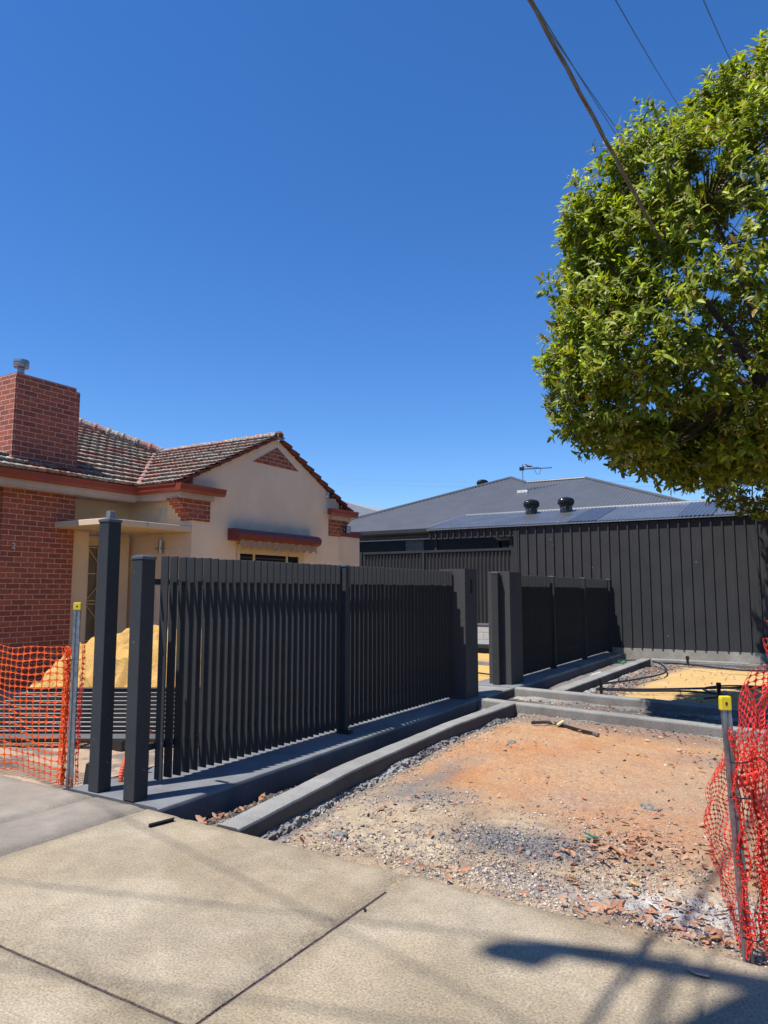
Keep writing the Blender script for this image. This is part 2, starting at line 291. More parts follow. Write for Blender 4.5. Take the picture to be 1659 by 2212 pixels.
# ------------------------------------------------------------------ mesh helpers (all given in world metres)
class MB:
    def __init__(s): s.v = []; s.f = []
    def add(s, v, f):
        o = len(s.v); s.v += [tuple(q) for q in v]; s.f += [tuple(i + o for i in g) for g in f]; return s
    def box(s, x0, x1, y0, y1, z0, z1):
        v = [(x, y, z) for z in (z0, z1) for y in (y0, y1) for x in (x0, x1)]
        return s.add(v, [(0, 2, 3, 1), (4, 5, 7, 6), (0, 1, 5, 4), (2, 6, 7, 3), (0, 4, 6, 2), (1, 3, 7, 5)])
    def quad(s, a, b, c, d): return s.add([a, b, c, d], [(0, 1, 2, 3)])
    def prism(s, pts, ax, a, b):
        """polygon pts (2-D) extruded along axis ax from a to b; pts given in the other two axes in order"""
        n = len(pts)
        def mk(p, h): return {0: (h, p[0], p[1]), 1: (p[0], h, p[1]), 2: (p[0], p[1], h)}[ax]
        v = [mk(p, a) for p in pts] + [mk(p, b) for p in pts]
        f = [tuple(range(n))[::-1], tuple(range(n, 2 * n))] + [(i, (i + 1) % n, n + (i + 1) % n, n + i) for i in range(n)]
        return s.add(v, f)
    def tube(s, pts, r, n=8, caps=True):
        pts = [Vector(p) for p in pts]; m = len(pts); rr = r if hasattr(r, '__len__') else [r] * m
        vs = []; up = Vector((0, 0, 1))
        prev = None
        for i, p in enumerate(pts):
            d = (pts[min(i + 1, m - 1)] - pts[max(i - 1, 0)]).normalized()
            if prev is None:
                a = d.cross(up)
                if a.length < .05: a = d.cross(Vector((1, 0, 0)))
            else: a = prev - d * prev.dot(d)
            a.normalize(); prev = a; b = d.cross(a)
            for k in range(n):
                t = 2 * math.pi * k / n; vs.append(p + (a * math.cos(t) + b * math.sin(t)) * rr[i])
        fs = [(i * n + k, i * n + (k + 1) % n, (i + 1) * n + (k + 1) % n, (i + 1) * n + k) for i in range(m - 1) for k in range(n)]
        if caps: fs += [tuple(range(n))[::-1], tuple(range((m - 1) * n, m * n))]
        return s.add(vs, fs)
    def lathe(s, c, prof, n=20):
        """prof: (r,z) list about vertical axis at c"""
        vs = [(c[0] + r * math.cos(2 * math.pi * k / n), c[1] + r * math.sin(2 * math.pi * k / n), c[2] + z) for r, z in prof for k in range(n)]
        m = len(prof)
        fs = [(i * n + k, i * n + (k + 1) % n, (i + 1) * n + (k + 1) % n, (i + 1) * n + k) for i in range(m - 1) for k in range(n)]
        fs += [tuple(range(n))[::-1], tuple(range((m - 1) * n, m * n))]
        return s.add(vs, fs)
    def out(s, name, m, parent=None, smooth=False, bevel=0, uv=False, sharp=40):
        me = bpy.data.meshes.new(name)
        off = wl(parent) if parent else Vector((0, 0, 0))
        if not parent and s.v:
            a = np.array(s.v); off = Vector(((a[:, 0].min() + a[:, 0].max()) / 2, (a[:, 1].min() + a[:, 1].max()) / 2, a[:, 2].min())) if s_origin(name) else off
        me.from_pydata([(v[0] - off.x, v[1] - off.y, v[2] - off.z) for v in s.v], [], s.f)
        bmm = bmesh.new(); bmm.from_mesh(me); bmesh.ops.recalc_face_normals(bmm, faces=bmm.faces); bmm.to_mesh(me); bmm.free()
        return fin(me, name, m, parent, off, smooth, bevel, uv, sharp)
def s_origin(name): return True
def wl(o):
    p = Vector(o.location)
    while o.parent: o = o.parent; p += Vector(o.location)
    return p
def fin(me, name, m, parent, off, smooth=False, bevel=0, uv=False, sharp=40):
    if m: me.materials.append(M[m] if isinstance(m, str) else m)
    if uv: boxuv(me, off)
    if smooth:
        me.shade_smooth()
        try: me.set_sharp_from_angle(angle=R_(sharp))
        except Exception: pass
    o = bpy.data.objects.new(name, me); SC.collection.objects.link(o)
    if parent: o.parent = parent
    else: o.location = off
    if bevel:
        b = o.modifiers.new('bevel', 'BEVEL'); b.width = bevel; b.segments = 2; b.limit_method = 'ANGLE'; b.angle_limit = R_(50)
    return o
def boxuv(me, off=(0, 0, 0)):
    u = me.uv_layers.new(name='UVMap'); 
    for p in me.polygons:
        n = p.normal; a = max(range(3), key=lambda k: abs(n[k]))
        for li in p.loop_indices:
            c = me.vertices[me.loops[li].vertex_index].co; x, y, z = c.x + off[0], c.y + off[1], c.z + off[2]
            u.data[li].uv = {0: (y, z), 1: (x, z), 2: (x, y)}[a]
def tag(o, label=None, cat=None, group=None, kind=None):
    if label: o['label'] = label
    if cat: o['category'] = cat
    if group: o['group'] = group
    if kind: o['kind'] = kind
    return o
def empty(name, loc, label=None, cat=None, group=None):
    o = bpy.data.objects.new(name, None); SC.collection.objects.link(o); o.location = loc; o.empty_display_size = .2
    return tag(o, label, cat, group)
def bx(name, m, parent, *a, **k): return MB().box(*a).out(name, m, parent, **k)
def npmesh(name, V, F, m, parent=None, smooth=False, col=None, origin=None):
    """V (n,3), F (k,3 or 4) arrays"""
    V = np.asarray(V, np.float64); F = np.asarray(F, np.int32); off = Vector(origin) if origin else (wl(parent) if parent else Vector((0, 0, 0)))
    V = V - np.array(off)
    me = bpy.data.meshes.new(name); me.vertices.add(len(V)); me.vertices.foreach_set('co', V.ravel().astype(np.float32))
    k = F.shape[1]; me.loops.add(F.size); me.loops.foreach_set('vertex_index', F.ravel())
    me.polygons.add(len(F)); me.polygons.foreach_set('loop_start', np.arange(0, F.size, k, dtype=np.int32)); me.update(calc_edges=True); me.validate()
    if col is not None:
        a = me.color_attributes.new('Col', 'FLOAT_COLOR', 'POINT')
        a.data.foreach_set('color', np.concatenate([col, np.ones((len(col), 1))], 1).ravel().astype(np.float32))
    return fin(me, name, m, parent, off, smooth, sharp=60)
def gridmesh(name, x0, x1, y0, y1, step, zf, cf, m, smooth=True, parent=None, mask=None):
    nx = int((x1 - x0) / step) + 1; ny = int((y1 - y0) / step) + 1
    X, Y = np.meshgrid(np.linspace(x0, x1, nx), np.linspace(y0, y1, ny)); Z = zf(X, Y); Cc = cf(X, Y)
    V = np.stack([X, Y, Z], -1).reshape(-1, 3); i = np.arange(nx * ny).reshape(ny, nx)
    F = np.stack([i[:-1, :-1], i[:-1, 1:], i[1:, 1:], i[1:, :-1]], -1).reshape(-1, 4)
    if mask is not None: F = F[mask(V[F].mean(1))]
    return npmesh(name, V, F, m, parent, smooth, Cc.reshape(-1, 3), origin=((x0 + x1) / 2, (y0 + y1) / 2, 0))
def scatter(name, P, proto_v, proto_f, S, ang, tilt, m, parent=None, squash=None):
    """many small pieces in one mesh: P (n,3), proto mesh, per-piece scale, yaw and random tilt"""
    n = len(P); pv = np.asarray(proto_v, float); pf = np.asarray(proto_f)
    if pv.ndim == 2: pv = np.repeat(pv[None], n, 0)
    v = pv * np.asarray(S).reshape(n, -1, 1 if np.ndim(S) == 1 else 3) if np.ndim(S) == 1 else pv * np.asarray(S)[:, None, :]
    ca, sa = np.cos(ang), np.sin(ang)
    tx = rng.normal(0, 1, n) * tilt; ty = rng.normal(0, 1, n) * tilt
    x, y, z = v[..., 0], v[..., 1], v[..., 2]
    y, z = y * np.cos(tx)[:, None] - z * np.sin(tx)[:, None], y * np.sin(tx)[:, None] + z * np.cos(tx)[:, None]
    x, z = x * np.cos(ty)[:, None] + z * np.sin(ty)[:, None], -x * np.sin(ty)[:, None] + z * np.cos(ty)[:, None]
    x, y = x * ca[:, None] - y * sa[:, None], x * sa[:, None] + y * ca[:, None]
    V = (np.stack([x, y, z], -1) + P[:, None, :]).reshape(-1, 3)
    F = (pf[None] + (np.arange(n) * pv.shape[1])[:, None, None]).reshape(-1, pf.shape[1])
    return npmesh(name, V, F, m, parent, origin=None if parent else tuple(P.mean(0)))
t_ = (1 + 5 ** .5) / 2
ICO_V = np.array([(-1, t_, 0), (1, t_, 0), (-1, -t_, 0), (1, -t_, 0), (0, -1, t_), (0, 1, t_), (0, -1, -t_), (0, 1, -t_), (t_, 0, -1), (t_, 0, 1), (-t_, 0, -1), (-t_, 0, 1)]) / 1.9
ICO_F = np.array([(0, 11, 5), (0, 5, 1), (0, 1, 7), (0, 7, 10), (0, 10, 11), (1, 5, 9), (5, 11, 4), (11, 10, 2), (10, 7, 6), (7, 1, 8), (3, 9, 4), (3, 4, 2), (3, 2, 6), (3, 6, 8), (3, 8, 9), (4, 9, 5), (2, 4, 11), (6, 2, 10), (8, 6, 7), (9, 8, 1)])

# ================================================================== GROUND
def st(o): return tag(o, kind='structure')
g = MB(); g.quad((-600, -600, -.34), (600, -600, -.34), (600, 900, -.34), (-600, 900, -.34)); st(g.out('ground', 'soil_dark'))
FOOT = lambda x: 3.86 - .045 * np.clip(np.asarray(x, float) + 4.4, 0, 9)         # far edge of the footpath
PL_R = lambda y: -4.27 - .03 * np.clip(np.asarray(y, float) - 4.3, 0, 20) * (np.asarray(y) < 11)  # right edge of fence plinth
def K1(y): # left and right edges of the long kerb
    ys = [3.7, 5.7, 8.1, 10.3]
    return np.interp(y, ys, [-3.64, -3.90, -4.01, -4.0]), np.interp(y, ys, [-3.43, -3.69, -3.84, -3.80])
K2Y = lambda x: 10.05 - .17 * (np.asarray(x) + 3.6)      # centre lines of the cross kerbs
K3Y = lambda x: 11.62 - .13 * (np.asarray(x) + 4.4)
def verge_z(X, Y):
    d = Y - FOOT(X)
    z = -.125 + .045 * (fbm(X * .8, Y * .8, 3, 3) - .5) + .034 * (fbm(X * 6, Y * 6, 4, 5) - .5)
    z = z + (.105) * (1 - ss(.0, .5, d)) * ss(-3.45, -2.8, X)
    l, r = K1(Y); z = z - .06 * (1 - ss(r, r + .35, X)) * (Y < 10.2)
    z = np.where((X < (l + r) / 2) & (Y < K2Y(X)), -.25 + .09 * ss(-4.3, -3.95, X) + .05 * fbm(X * 5, Y * 5, 4, 8), z)
    z = np.where((Y > K2Y(X)) & (Y < K3Y(X)), -.17 + .04 * fbm(X * 7, Y * 7, 4, 9), z)
    z = z + .017 * (fbm(X * 30, Y * 30, 3, 11) - .5) * (1 + 1.2 * ss(.55, .4, vn(X * 1.1, Y * 1.1, 2)))
    return z
BLOBS = [  # colour, x, y, rx, ry, strength
    ((.50, .40, .27), -3.10, 4.80, .38, .35, .9), ((.54, .44, .30), -2.45, 4.42, .42, .26, 1), ((.50, .39, .26), -3.45, 4.85, .25, .4, .6),
    ((.48, .38, .26), -1.9, 5.2, .5, .4, .5), ((.17, .165, .175), -1.95, 4.86, .34, .22, .95), ((.20, .19, .19), -1.62, 4.95, .25, .22, .7),
    ((.17, .16, .16), -2.9, 5.6, .28, .3, .75), ((.2, .19, .18), -3.2, 6.1, .18, .9, .7), ((.36, .33, .30), -1.45, 4.27, .40, .20, .95), ((.36, .33, .3), -1.0, 4.2, .3, .2, .6),
    ((.66, .64, .60), -.68, 4.32, .36, .24, 1), ((.45, .42, .38), -.2, 4.3, .5, .4, .6), ((.44, .29, .20), -1.87, 6.1, .35, .35, .8),
    ((.42, .30, .21), -.9, 6.4, .8, 1.2, .55), ((.25, .22, .2), -1.0, 8.2, .5, .3, .5), ((.46, .3, .19), -2.2, 7.4, .6, .4, .4)]
def verge_c(X, Y):
    wx = X + .22 * (fbm(X * 2.5, Y * 2.5, 3, 21) - .5); wy = Y + .3 * (fbm(X * 2.5, Y * 2.5, 3, 25) - .5)
    n = fbm(X * 3, Y * 3, 5, 31)[..., None]
    n2 = fbm(X * 1.4, Y * 2.2, 4, 37)[..., None]; n = np.clip((n - .5) * 2.0 + .5, 0, 1); n2 = np.clip((n2 - .5) * 2.4 + .5, 0, 1)
    orange = (np.array((.50, .215, .085)) * (1 - n) + np.array((.49, .29, .15)) * n) * (1 - .35 * n2) + np.array((.53, .39, .25)) * .35 * n2
    beige = np.array((.33, .235, .15)) * (1 - n) + np.array((.52, .40, .27)) * n
    k = ss(4.9, 6.0, wy + .35 * (wx + 2))[..., None]; c = beige * (1 - k) + orange * k
    for (q, x, y, rx, ry, s) in BLOBS:
        d = ((wx - x) / rx) ** 2 + ((wy - y) / ry) ** 2; a = (s * np.exp(-d ** 1.3 * .9) * (.55 + .9 * fbm(X * 9, Y * 9, 3, int(abs(x) * 100))))[..., None]; a = np.clip(a, 0, 1)
        c = c * (1 - a) + np.array(q) * a
    sp = fbm(X * 12, Y * 12, 4, 41); a = (ss(.58, .68, sp) * .5 * (1 - .7 * ss(5.2, 6.2, Y)))[..., None]; c = c * (1 - a) + np.array((.19, .17, .16)) * a
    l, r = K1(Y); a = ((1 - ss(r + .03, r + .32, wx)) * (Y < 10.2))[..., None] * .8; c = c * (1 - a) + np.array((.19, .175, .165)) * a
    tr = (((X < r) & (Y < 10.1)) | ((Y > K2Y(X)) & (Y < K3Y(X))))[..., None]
    trc = np.array((.10, .08, .065)) * (.6 + .8 * n) + np.array((.12, .10, .08)) * ((X > -4.0) & (Y < 4.35))[..., None]  # soil darkened in place of fence shadow, sunny near end painted lighter
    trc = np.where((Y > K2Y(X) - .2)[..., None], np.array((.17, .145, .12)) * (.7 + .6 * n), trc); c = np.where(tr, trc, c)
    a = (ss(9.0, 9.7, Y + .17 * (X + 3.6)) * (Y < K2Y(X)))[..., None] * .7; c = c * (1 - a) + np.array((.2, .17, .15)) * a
    return np.clip(c, 0, 1)
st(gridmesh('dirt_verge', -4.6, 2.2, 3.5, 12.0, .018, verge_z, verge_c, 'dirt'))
def bed_z(X, Y): return -.13 + .05 * (fbm(X * 1.3, Y * 1.3, 4, 51) - .5) + .02 * (fbm(X * 9, Y * 9, 3, 55) - .5) - .06 * (1 - ss(-3.5, -2.9, X))
def bed_c(X, Y):
    n = fbm(X * 2, Y * 2, 4, 61)[..., None]
    c = np.array((.54, .34, .125)) * (1 - n) + np.array((.62, .44, .21)) * n
    a = (1 - ss(-3.2, -2.7, X + .5 * (fbm(X * 3, Y * 3, 3, 63) - .5) - .05 * (Y - 13)))[..., None]
    a = np.maximum(a, (ss(17.4, 17.8, Y))[..., None]); a = np.maximum(a, (1 - ss(12.0, 12.3, Y + .2 * vn(X * 4, Y * 4)))[..., None])
    return c * (1 - a) + np.array((.2, .175, .165)) * a
st(gridmesh('sand_bed', -4.6, 4.0, 11.95, 19.7, .04, bed_z, bed_c, 'sandm'))
def yard_z(X, Y): return -.07 + .04 * (fbm(X, Y, 4, 71) - .5) + .02 * (fbm(X * 8, Y * 8, 3, 73) - .5)
def yard_c(X, Y):
    n = fbm(X * 2, Y * 2, 4, 75)[..., None]; m = fbm(X * 5, Y * 5, 4, 76)
    dirt = np.array((.42, .29, .19)) * (1 - n) + np.array((.50, .38, .27)) * n
    a = (ss(.52, .62, m) * .8)[..., None]; dirt = dirt * (1 - a) + np.array((.15, .14, .14)) * a
    sand = np.array((.55, .325, .095)) * (1 - n) + np.array((.62, .41, .15)) * n
    k = ss(5.6, 6.2, Y + .3 * (fbm(X * 2, Y * 2, 3, 77) - .5))[..., None]
    return dirt * (1 - k) + sand * k
st(gridmesh('yard_soil', -16, -5.1, 3.86, 19.5, .05, yard_z, yard_c, 'sandm'))

# footpath slabs
def slab(x0, x1, y0, y1, m, far=False, near=None):
    """a slab with tooled, slightly chipped edges; real dip at every joint"""
    nx = max(6, int((x1 - x0) / .03)); ny = max(6, int((y1 - y0) / .03))
    U, W = np.meshgrid(np.linspace(0, 1, nx), np.linspace(0, 1, ny)); X = x0 + (x1 - x0) * U
    yt = FOOT(X) if far else y1
    if far: yt = yt + .018 * (fbm(X * 3, X * 0 + 3, 4, 81) - .5) - .012 * np.clip(fbm(X * 14, X * 0, 2, 83) - .62, 0, 1) * 6
    Y = y0 + (yt - y0) * W
    ed = np.minimum(np.minimum(X - x0, x1 - X), np.minimum(Y - y0, yt - Y))
    Z = -.016 * (1 - ss(0, .036, ed)) - .004 * (1 - ss(0, .09, ed)) + .004 * (fbm(X * 2, Y * 2, 3, 85) - .5) + .003 * (fbm(X * 14, Y * 14, 3, 86) - .5)
    V = np.stack([X, Y, Z], -1).reshape(-1, 3); i = np.arange(nx * ny).reshape(ny, nx)
    F = np.stack([i[:-1, :-1], i[:-1, 1:], i[1:, 1:], i[1:, :-1]], -1).reshape(-1, 4)
    b = np.concatenate([i[0, :], i[1:, -1], i[-1, -2::-1], i[-2:0:-1, 0]]); n0 = len(V)
    V2 = V[b].copy(); V2[:, 2] = -.3; V = np.concatenate([V, V2]); k = len(b); q = np.arange(k)
    F = np.concatenate([F, np.stack([b, n0 + q, n0 + (q + 1) % k, b[(q + 1) % k]], -1)])
    st_n = fbm(X * 2.2, Y * 2.2, 5, 87); c = 1 - .20 * (1 - ss(0, .16, ed)) * fbm(X * 7, Y * 7, 4, 88) * 1.6 - .11 * ss(.50, .68, st_n) + .07 * ss(.5, .36, st_n) - .07 * ss(.60, .72, fbm(X * 9, Y * 9, 4, 89)) + .07 * ss(.58, .70, fbm(X * 9 + Y * 15, Y * 4 - X * 2, 5, 90)) + .16 * (fbm(X * 26, Y * 26, 3, 92) - .5)
    c = np.clip(c, .4, 1.3).reshape(-1); Cc = np.stack([c, c * .995, c * .985], 1); Cc = np.concatenate([Cc, np.full((k, 3), .7)])
    o = npmesh('footpath', V, F, m, None, True, Cc, origin=((x0 + x1) / 2, (y0 + y1) / 2, 0)); return st(o)
GAP = .016
slab(-4.37, -2.10, 2.09, 3.85, 'path', True)
slab(-2.10 + GAP, .9, 2.09, 3.85, 'path', True); slab(.9 + GAP, 3.6, 2.09, 3.8, 'path', True)
slab(-4.37, -2.12, -.9, 2.09 - GAP, 'path'); slab(-2.12 + GAP, .9, -.9, 2.09 - GAP, 'path'); slab(.9 + GAP, 3.6, -.9, 2.09 - GAP, 'path')
slab(-4.97, -4.37 - GAP, -.9, 3.88, 'path_new', True); slab(-9.0, -4.97 - .012, -.9, 3.88, 'path_new', True); slab(-13, -9.0 - .006, -.9, 3.88, 'path_new', True)
st(bx('road', 'bitumen', None, -60, 60, -12, -1.2, -.3, -.12))
g = MB().box(-60, 60, -1.2, -.92, -.3, .01); st(g.out('street_kerb', 'kerb', bevel=.02))

# ------------------------------------------------------------------ kerbs and plinths
def kerb(name, path, wl_, zt, zb, m, label, cat, group=None, round_=.025, spill=None, sm='side_shade', parent=None):
    """path: list of (left xy, right xy). Rounded top edges, slightly wavy."""
    n = len(path); rows = []
    for i, (a, b) in enumerate(path):
        a = Vector((*a, 0)); b = Vector((*b, 0)); d = (b - a).normalized(); w_ = .007 * (random.random() - .5)
        a2 = a + d * w_; b2 = b + d * .007 * (random.random() - .5); r = round_; zz = zt + .004 * mn.noise(a * 2.0)
        pr = [(a2, zb), (a2, zz - r), (a2 + d * r * .3, zz - r * .3), (a2 + d * r, zz), (b2 - d * r, zz), (b2 - d * r * .3, zz - r * .3), (b2, zz - r), (b2, zb)]
        rows.append([(p.x, p.y, z) for p, z in pr])
    mb = MB(); k = 8; vs = [q for r_ in rows for q in r_]
    fs = [(i * k + j, i * k + j + 1, (i + 1) * k + j + 1, (i + 1) * k + j) for i in range(n - 1) for j in range(k - 1)] + [tuple(range(k)), tuple(range((n - 1) * k, n * k))[::-1]]
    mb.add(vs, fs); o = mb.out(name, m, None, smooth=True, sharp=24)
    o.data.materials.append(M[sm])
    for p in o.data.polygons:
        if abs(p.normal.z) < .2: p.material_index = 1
    tag(o, label, cat, group); return o
def spill(parent, pts, side, w0, h0, zb, seed, name='concrete_spill'):
    """lumpy set concrete along the foot of a kerb: pts is a poly-line, side the outward direction"""
    P = [Vector(p) for p in pts]; L = [0]
    for a, b in zip(P, P[1:]): L.append(L[-1] + (b - a).length)
    n = max(8, int(L[-1] / .022)); vs = []; m_ = 9
    for i in range(n + 1):
        s = L[-1] * i / n; k = max(0, min(len(P) - 2, next((j for j in range(len(L) - 1) if L[j + 1] >= s), len(P) - 2)))
        p = P[k].lerp(P[k + 1], (s - L[k]) / max(1e-6, L[k + 1] - L[k]))
        wv = w0 * (.55 + .9 * fbm(np.array(s * 2.2), np.array(0.), 4, seed)); hv = h0 * (.5 + 1.0 * fbm(np.array(s * 2.8), np.array(5.), 4, seed + 3))
        for j in range(m_):
            t = j / (m_ - 1); a = t * math.pi / 2
            q = p + Vector(side) * (wv * math.sin(a)) + Vector((0, 0, zb + hv * math.cos(a)))
            nn = mn.noise(q * 14) * .016 + mn.noise(q * 34) * .022 + mn.noise(q * 80) * .016; q += Vector(side) * nn * 1.2 + Vector((0, 0, nn * (.3 + t * .5)))
            vs.append(q)
    fs = [(i * m_ + j, i * m_ + j + 1, (i + 1) * m_ + j + 1, (i + 1) * m_ + j) for i in range(n) for j in range(m_ - 1)]
    return MB().add(vs, fs).out(name, 'slop', parent, smooth=False)
ys = np.arange(3.83, 10.16, .1)
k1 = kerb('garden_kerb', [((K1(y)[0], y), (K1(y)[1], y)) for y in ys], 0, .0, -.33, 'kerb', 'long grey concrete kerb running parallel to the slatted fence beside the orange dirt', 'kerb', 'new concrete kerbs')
spill(k1, [(K1(y)[1] + .002, y, 0) for y in np.arange(3.9, 9.9, .3)], (1, 0, 0), .06, .075, -.205, 101)
xs = np.arange(-3.78, 1.2, .12)
k2 = kerb('garden_kerb', [((x, K2Y(x) + .1), (x, K2Y(x) - .09)) for x in np.arange(-4.46, 1.2, .12)], 0, -.004, -.33, 'kerb', 'concrete kerb crossing behind the orange dirt, nearer one of the two cross kerbs', 'kerb', 'new concrete kerbs', sm='kerb_face')
spill(k2, [(x, K2Y(x) - .093, 0) for x in np.arange(-3.75, 1.0, .3)], (0, -1, 0), .10, .055, -.185, 131)
spill(k2, [(x, K2Y(x) - .093, 0) for x in np.arange(-4.4, -3.95, .1)], (0, -1, 0), .13, .10, -.25, 133)
k3 = kerb('garden_kerb', [((x, K3Y(x) + .1), (x, K3Y(x) - .1)) for x in np.arange(-4.40, 1.6, .12)], 0, .0, -.33, 'kerb', 'concrete kerb crossing in front of the yellow sand bed, farther cross kerb with spilled concrete', 'kerb', 'new concrete kerbs', sm='kerb_face')
spill(k3, [(x, K3Y(x) - .103, 0) for x in np.arange(-4.35, 1.2, .3)], (0, -1, 0), .20, .05, -.17, 151)
k4 = kerb('garden_kerb', [((-3.84 + .02 * (y - 11.8), y), (-3.62 + .02 * (y - 11.8), y)) for y in np.arange(11.64, 18.2, .15)], 0, -.003, -.33, 'kerb', 'concrete kerb along the left side of the yellow sand bed', 'kerb', 'new concrete kerbs')
spill(k4, [(-3.61 + .02 * (y - 11.8), y, 0) for y in np.arange(11.8, 17.8, .3)], (1, 0, 0), .12, .05, -.19, 171)
k5 = kerb('garden_kerb', [((x, 18.28), (x, 18.08)) for x in np.arange(-3.48, 2.2, .15)], 0, -.006, -.33, 'kerb', 'concrete kerb along the far side of the yellow sand bed below the shed wall', 'kerb', 'new concrete kerbs', sm='kerb_face')
spill(k5, [(x, 18.075, 0) for x in np.arange(-3.4, 2, .3)], (0, -1, 0), .12, .06, -.18, 181)
def plx(y): return float(PL_R(y))
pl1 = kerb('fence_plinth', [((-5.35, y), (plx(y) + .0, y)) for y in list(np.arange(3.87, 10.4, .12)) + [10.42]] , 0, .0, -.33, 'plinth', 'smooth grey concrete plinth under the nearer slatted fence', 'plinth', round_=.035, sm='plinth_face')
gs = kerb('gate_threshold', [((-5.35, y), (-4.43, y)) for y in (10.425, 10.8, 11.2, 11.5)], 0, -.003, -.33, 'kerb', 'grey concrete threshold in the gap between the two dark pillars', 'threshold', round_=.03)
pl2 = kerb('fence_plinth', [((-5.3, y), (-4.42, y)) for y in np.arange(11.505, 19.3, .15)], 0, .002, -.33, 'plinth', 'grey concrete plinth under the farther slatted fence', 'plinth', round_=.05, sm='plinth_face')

# ================================================================== FENCES
H_T = 1.895
def cap(parent, x0, x1, y0, y1, z, name='cap', m='cap'):
    e = .006; mb = MB(); h = .022
    v = [(x0 - e, y0 - e, z - h), (x1 + e, y0 - e, z - h), (x1 + e, y1 + e, z - h), (x0 - e, y1 + e, z - h),
         (x0 - e, y0 - e, z), (x1 + e, y0 - e, z), (x1 + e, y1 + e, z), (x0 - e, y1 + e, z)]
    i = .028; v += [(x0 + i, y0 + i, z + .014), (x1 - i, y0 + i, z + .014), (x1 - i, y1 - i, z + .014), (x0 + i, y1 - i, z + .014)]
    f = [(0, 3, 2, 1), (0, 1, 5, 4), (1, 2, 6, 5), (2, 3, 7, 6), (3, 0, 4, 7), (4, 5, 9, 8), (5, 6, 10, 9), (6, 7, 11, 10), (7, 4, 8, 11), (8, 9, 10, 11)]
    return mb.add(v, f).out(name, m, parent, bevel=.004)
def post(name, x0, x1, y0, y1, z1, label, parent=None, group=None, topm='cap'):
    if parent: root = parent
    else: root = empty(name, ((x0 + x1) / 2, (y0 + y1) / 2, 0), label, 'post', group)
    p = MB().box(x0, x1, y0, y1, .0, z1 - .004).out('post' if parent else 'shaft', 'charcoal', root, bevel=.007)
    c = cap(p if parent else root, x0, x1, y0, y1, z1, m=topm)
    return root, p
t1, _ = post('gate_post', -5.115, -4.99, 3.89, 4.015, 2.19, 'tall charcoal steel post with a grey pipe stub on top, tallest of the fence posts')
g = MB(); g.lathe((-5.052, 3.952, 2.2), [(.034, 0), (.034, .062), (.031, .064)], 22); g.out('pipe_stub', 'pipe_grey', t1, smooth=True)
g = MB().box(-5.03, -5.012, 3.914, 3.918, 2.205, 2.255); g.out('tape_flap', 'pipe_grey', t1)
t2, _ = post('gate_post', -4.665, -4.54, 3.865, 4.0, 1.87, 'charcoal steel post with flat cap at the near end of the slatted fence')
def slat_fence(name, label, X0, ybeg, yend, posts, pitch=.0995, skip=()):
    root = empty(name, ((X0 + .045), ybeg, 0), label, 'fence')
    me = None; n = int(round((yend - ybeg) / pitch))
    for i in range(n + 1):
        y = ybeg + i * (yend - ybeg) / n
        if any(a - .02 < y < b + .004 for a, b in posts): continue
        if me is None:
            s = MB().box(X0, X0 + .09, y, y + .0165, .035, H_T).out('slat', 'charcoal', root); me = s.data; y00 = y
            b = s.modifiers.new('bevel', 'BEVEL'); b.width = .0025; b.segments = 1; s0 = s
        else:
            c = s0.copy(); SC.collection.objects.link(c); c.parent = root; c.location = (random.gauss(0, .0012), y - y00, random.gauss(0, .0015)); c.rotation_euler = (random.gauss(0, .0006), 0, 0)
    for z in (1.65, .28):
        MB().box(X0 + .018 - .04, X0 - .0015, ybeg - .12, yend + .06, z, z + .05).out('rail', 'charcoal', root)
    for a, b in posts:
        post('post', X0 + .03, X0 + .2 if False else X0 + .155, a, b, H_T + .0, None, parent=root, topm='cap')
    return root
f1 = slat_fence('slat_fence', 'nearer charcoal slat fence of vertical blades between the steel posts and the dark pillar', -4.835, 4.315, 9.885, [(6.93, 7.0)])
MB().box(-4.80, -4.665, 4.0, 4.03, 1.655, 1.695).out('bracket', 'charcoal', f1)
f2 = slat_fence('slat_fence', 'farther charcoal slat fence of vertical blades running up to the shed wall', -4.87, 12.47, 19.42, [(14.72, 14.785), (17.05, 17.115), (19.45, 19.515)])
MB().box(-4.75, -4.58, 6.86, 6.94, .002, .03).out('bracket', 'black', f1)
# rendered pillars
p1 = empty('pillar', (-4.75, 10.15, 0), 'dark rendered pillar with a mailbox slot at the far end of the nearer fence', 'pillar', 'dark rendered gate pillars')
m_ = MB(); x0, x1, y0, y1 = -4.975, -4.545, 9.92, 10.37   # built round a letter slot in the right face
sy0, sy1, sz0, sz1 = 10.11, 10.20, 1.57, 1.77
m_.box(x0, x1 - .08, y0, y1, 0, 1.93); m_.box(x1 - .08, x1, y0, sy0, 0, 1.93); m_.box(x1 - .08, x1, sy1, y1, 0, 1.93); m_.box(x1 - .08, x1, sy0, sy1, 0, sz0); m_.box(x1 - .08, x1, sy0, sy1, sz1, 1.93)
m_.out('column', 'render_dark', p1)
MB().box(x1 - .079, x1 - .06, sy0 + .001, sy1 - .001, sz0 + .001, sz1 - .001).out('slot_back', 'black', p1)
g = MB().box(x1 - .05, x1 - .035, sy0 + .03, sy1 - .03, sz0 + .01, sz1 - .01); g.out('slot_flap', 'black_metal', p1)
p2 = empty('pillar', (-4.75, 12.1, 0), 'dark rendered pillar behind a short steel post on the far side of the gate gap', 'pillar', 'dark rendered gate pillars')
MB().box(-4.965, -4.56, 11.8, 12.39, .0, 1.93).out('column', 'render_dark', p2, bevel=.006)
post('gate_post', -4.845, -4.725, 11.66, 11.78, 1.915, 'charcoal steel post fixed against the face of the farther dark pillar')

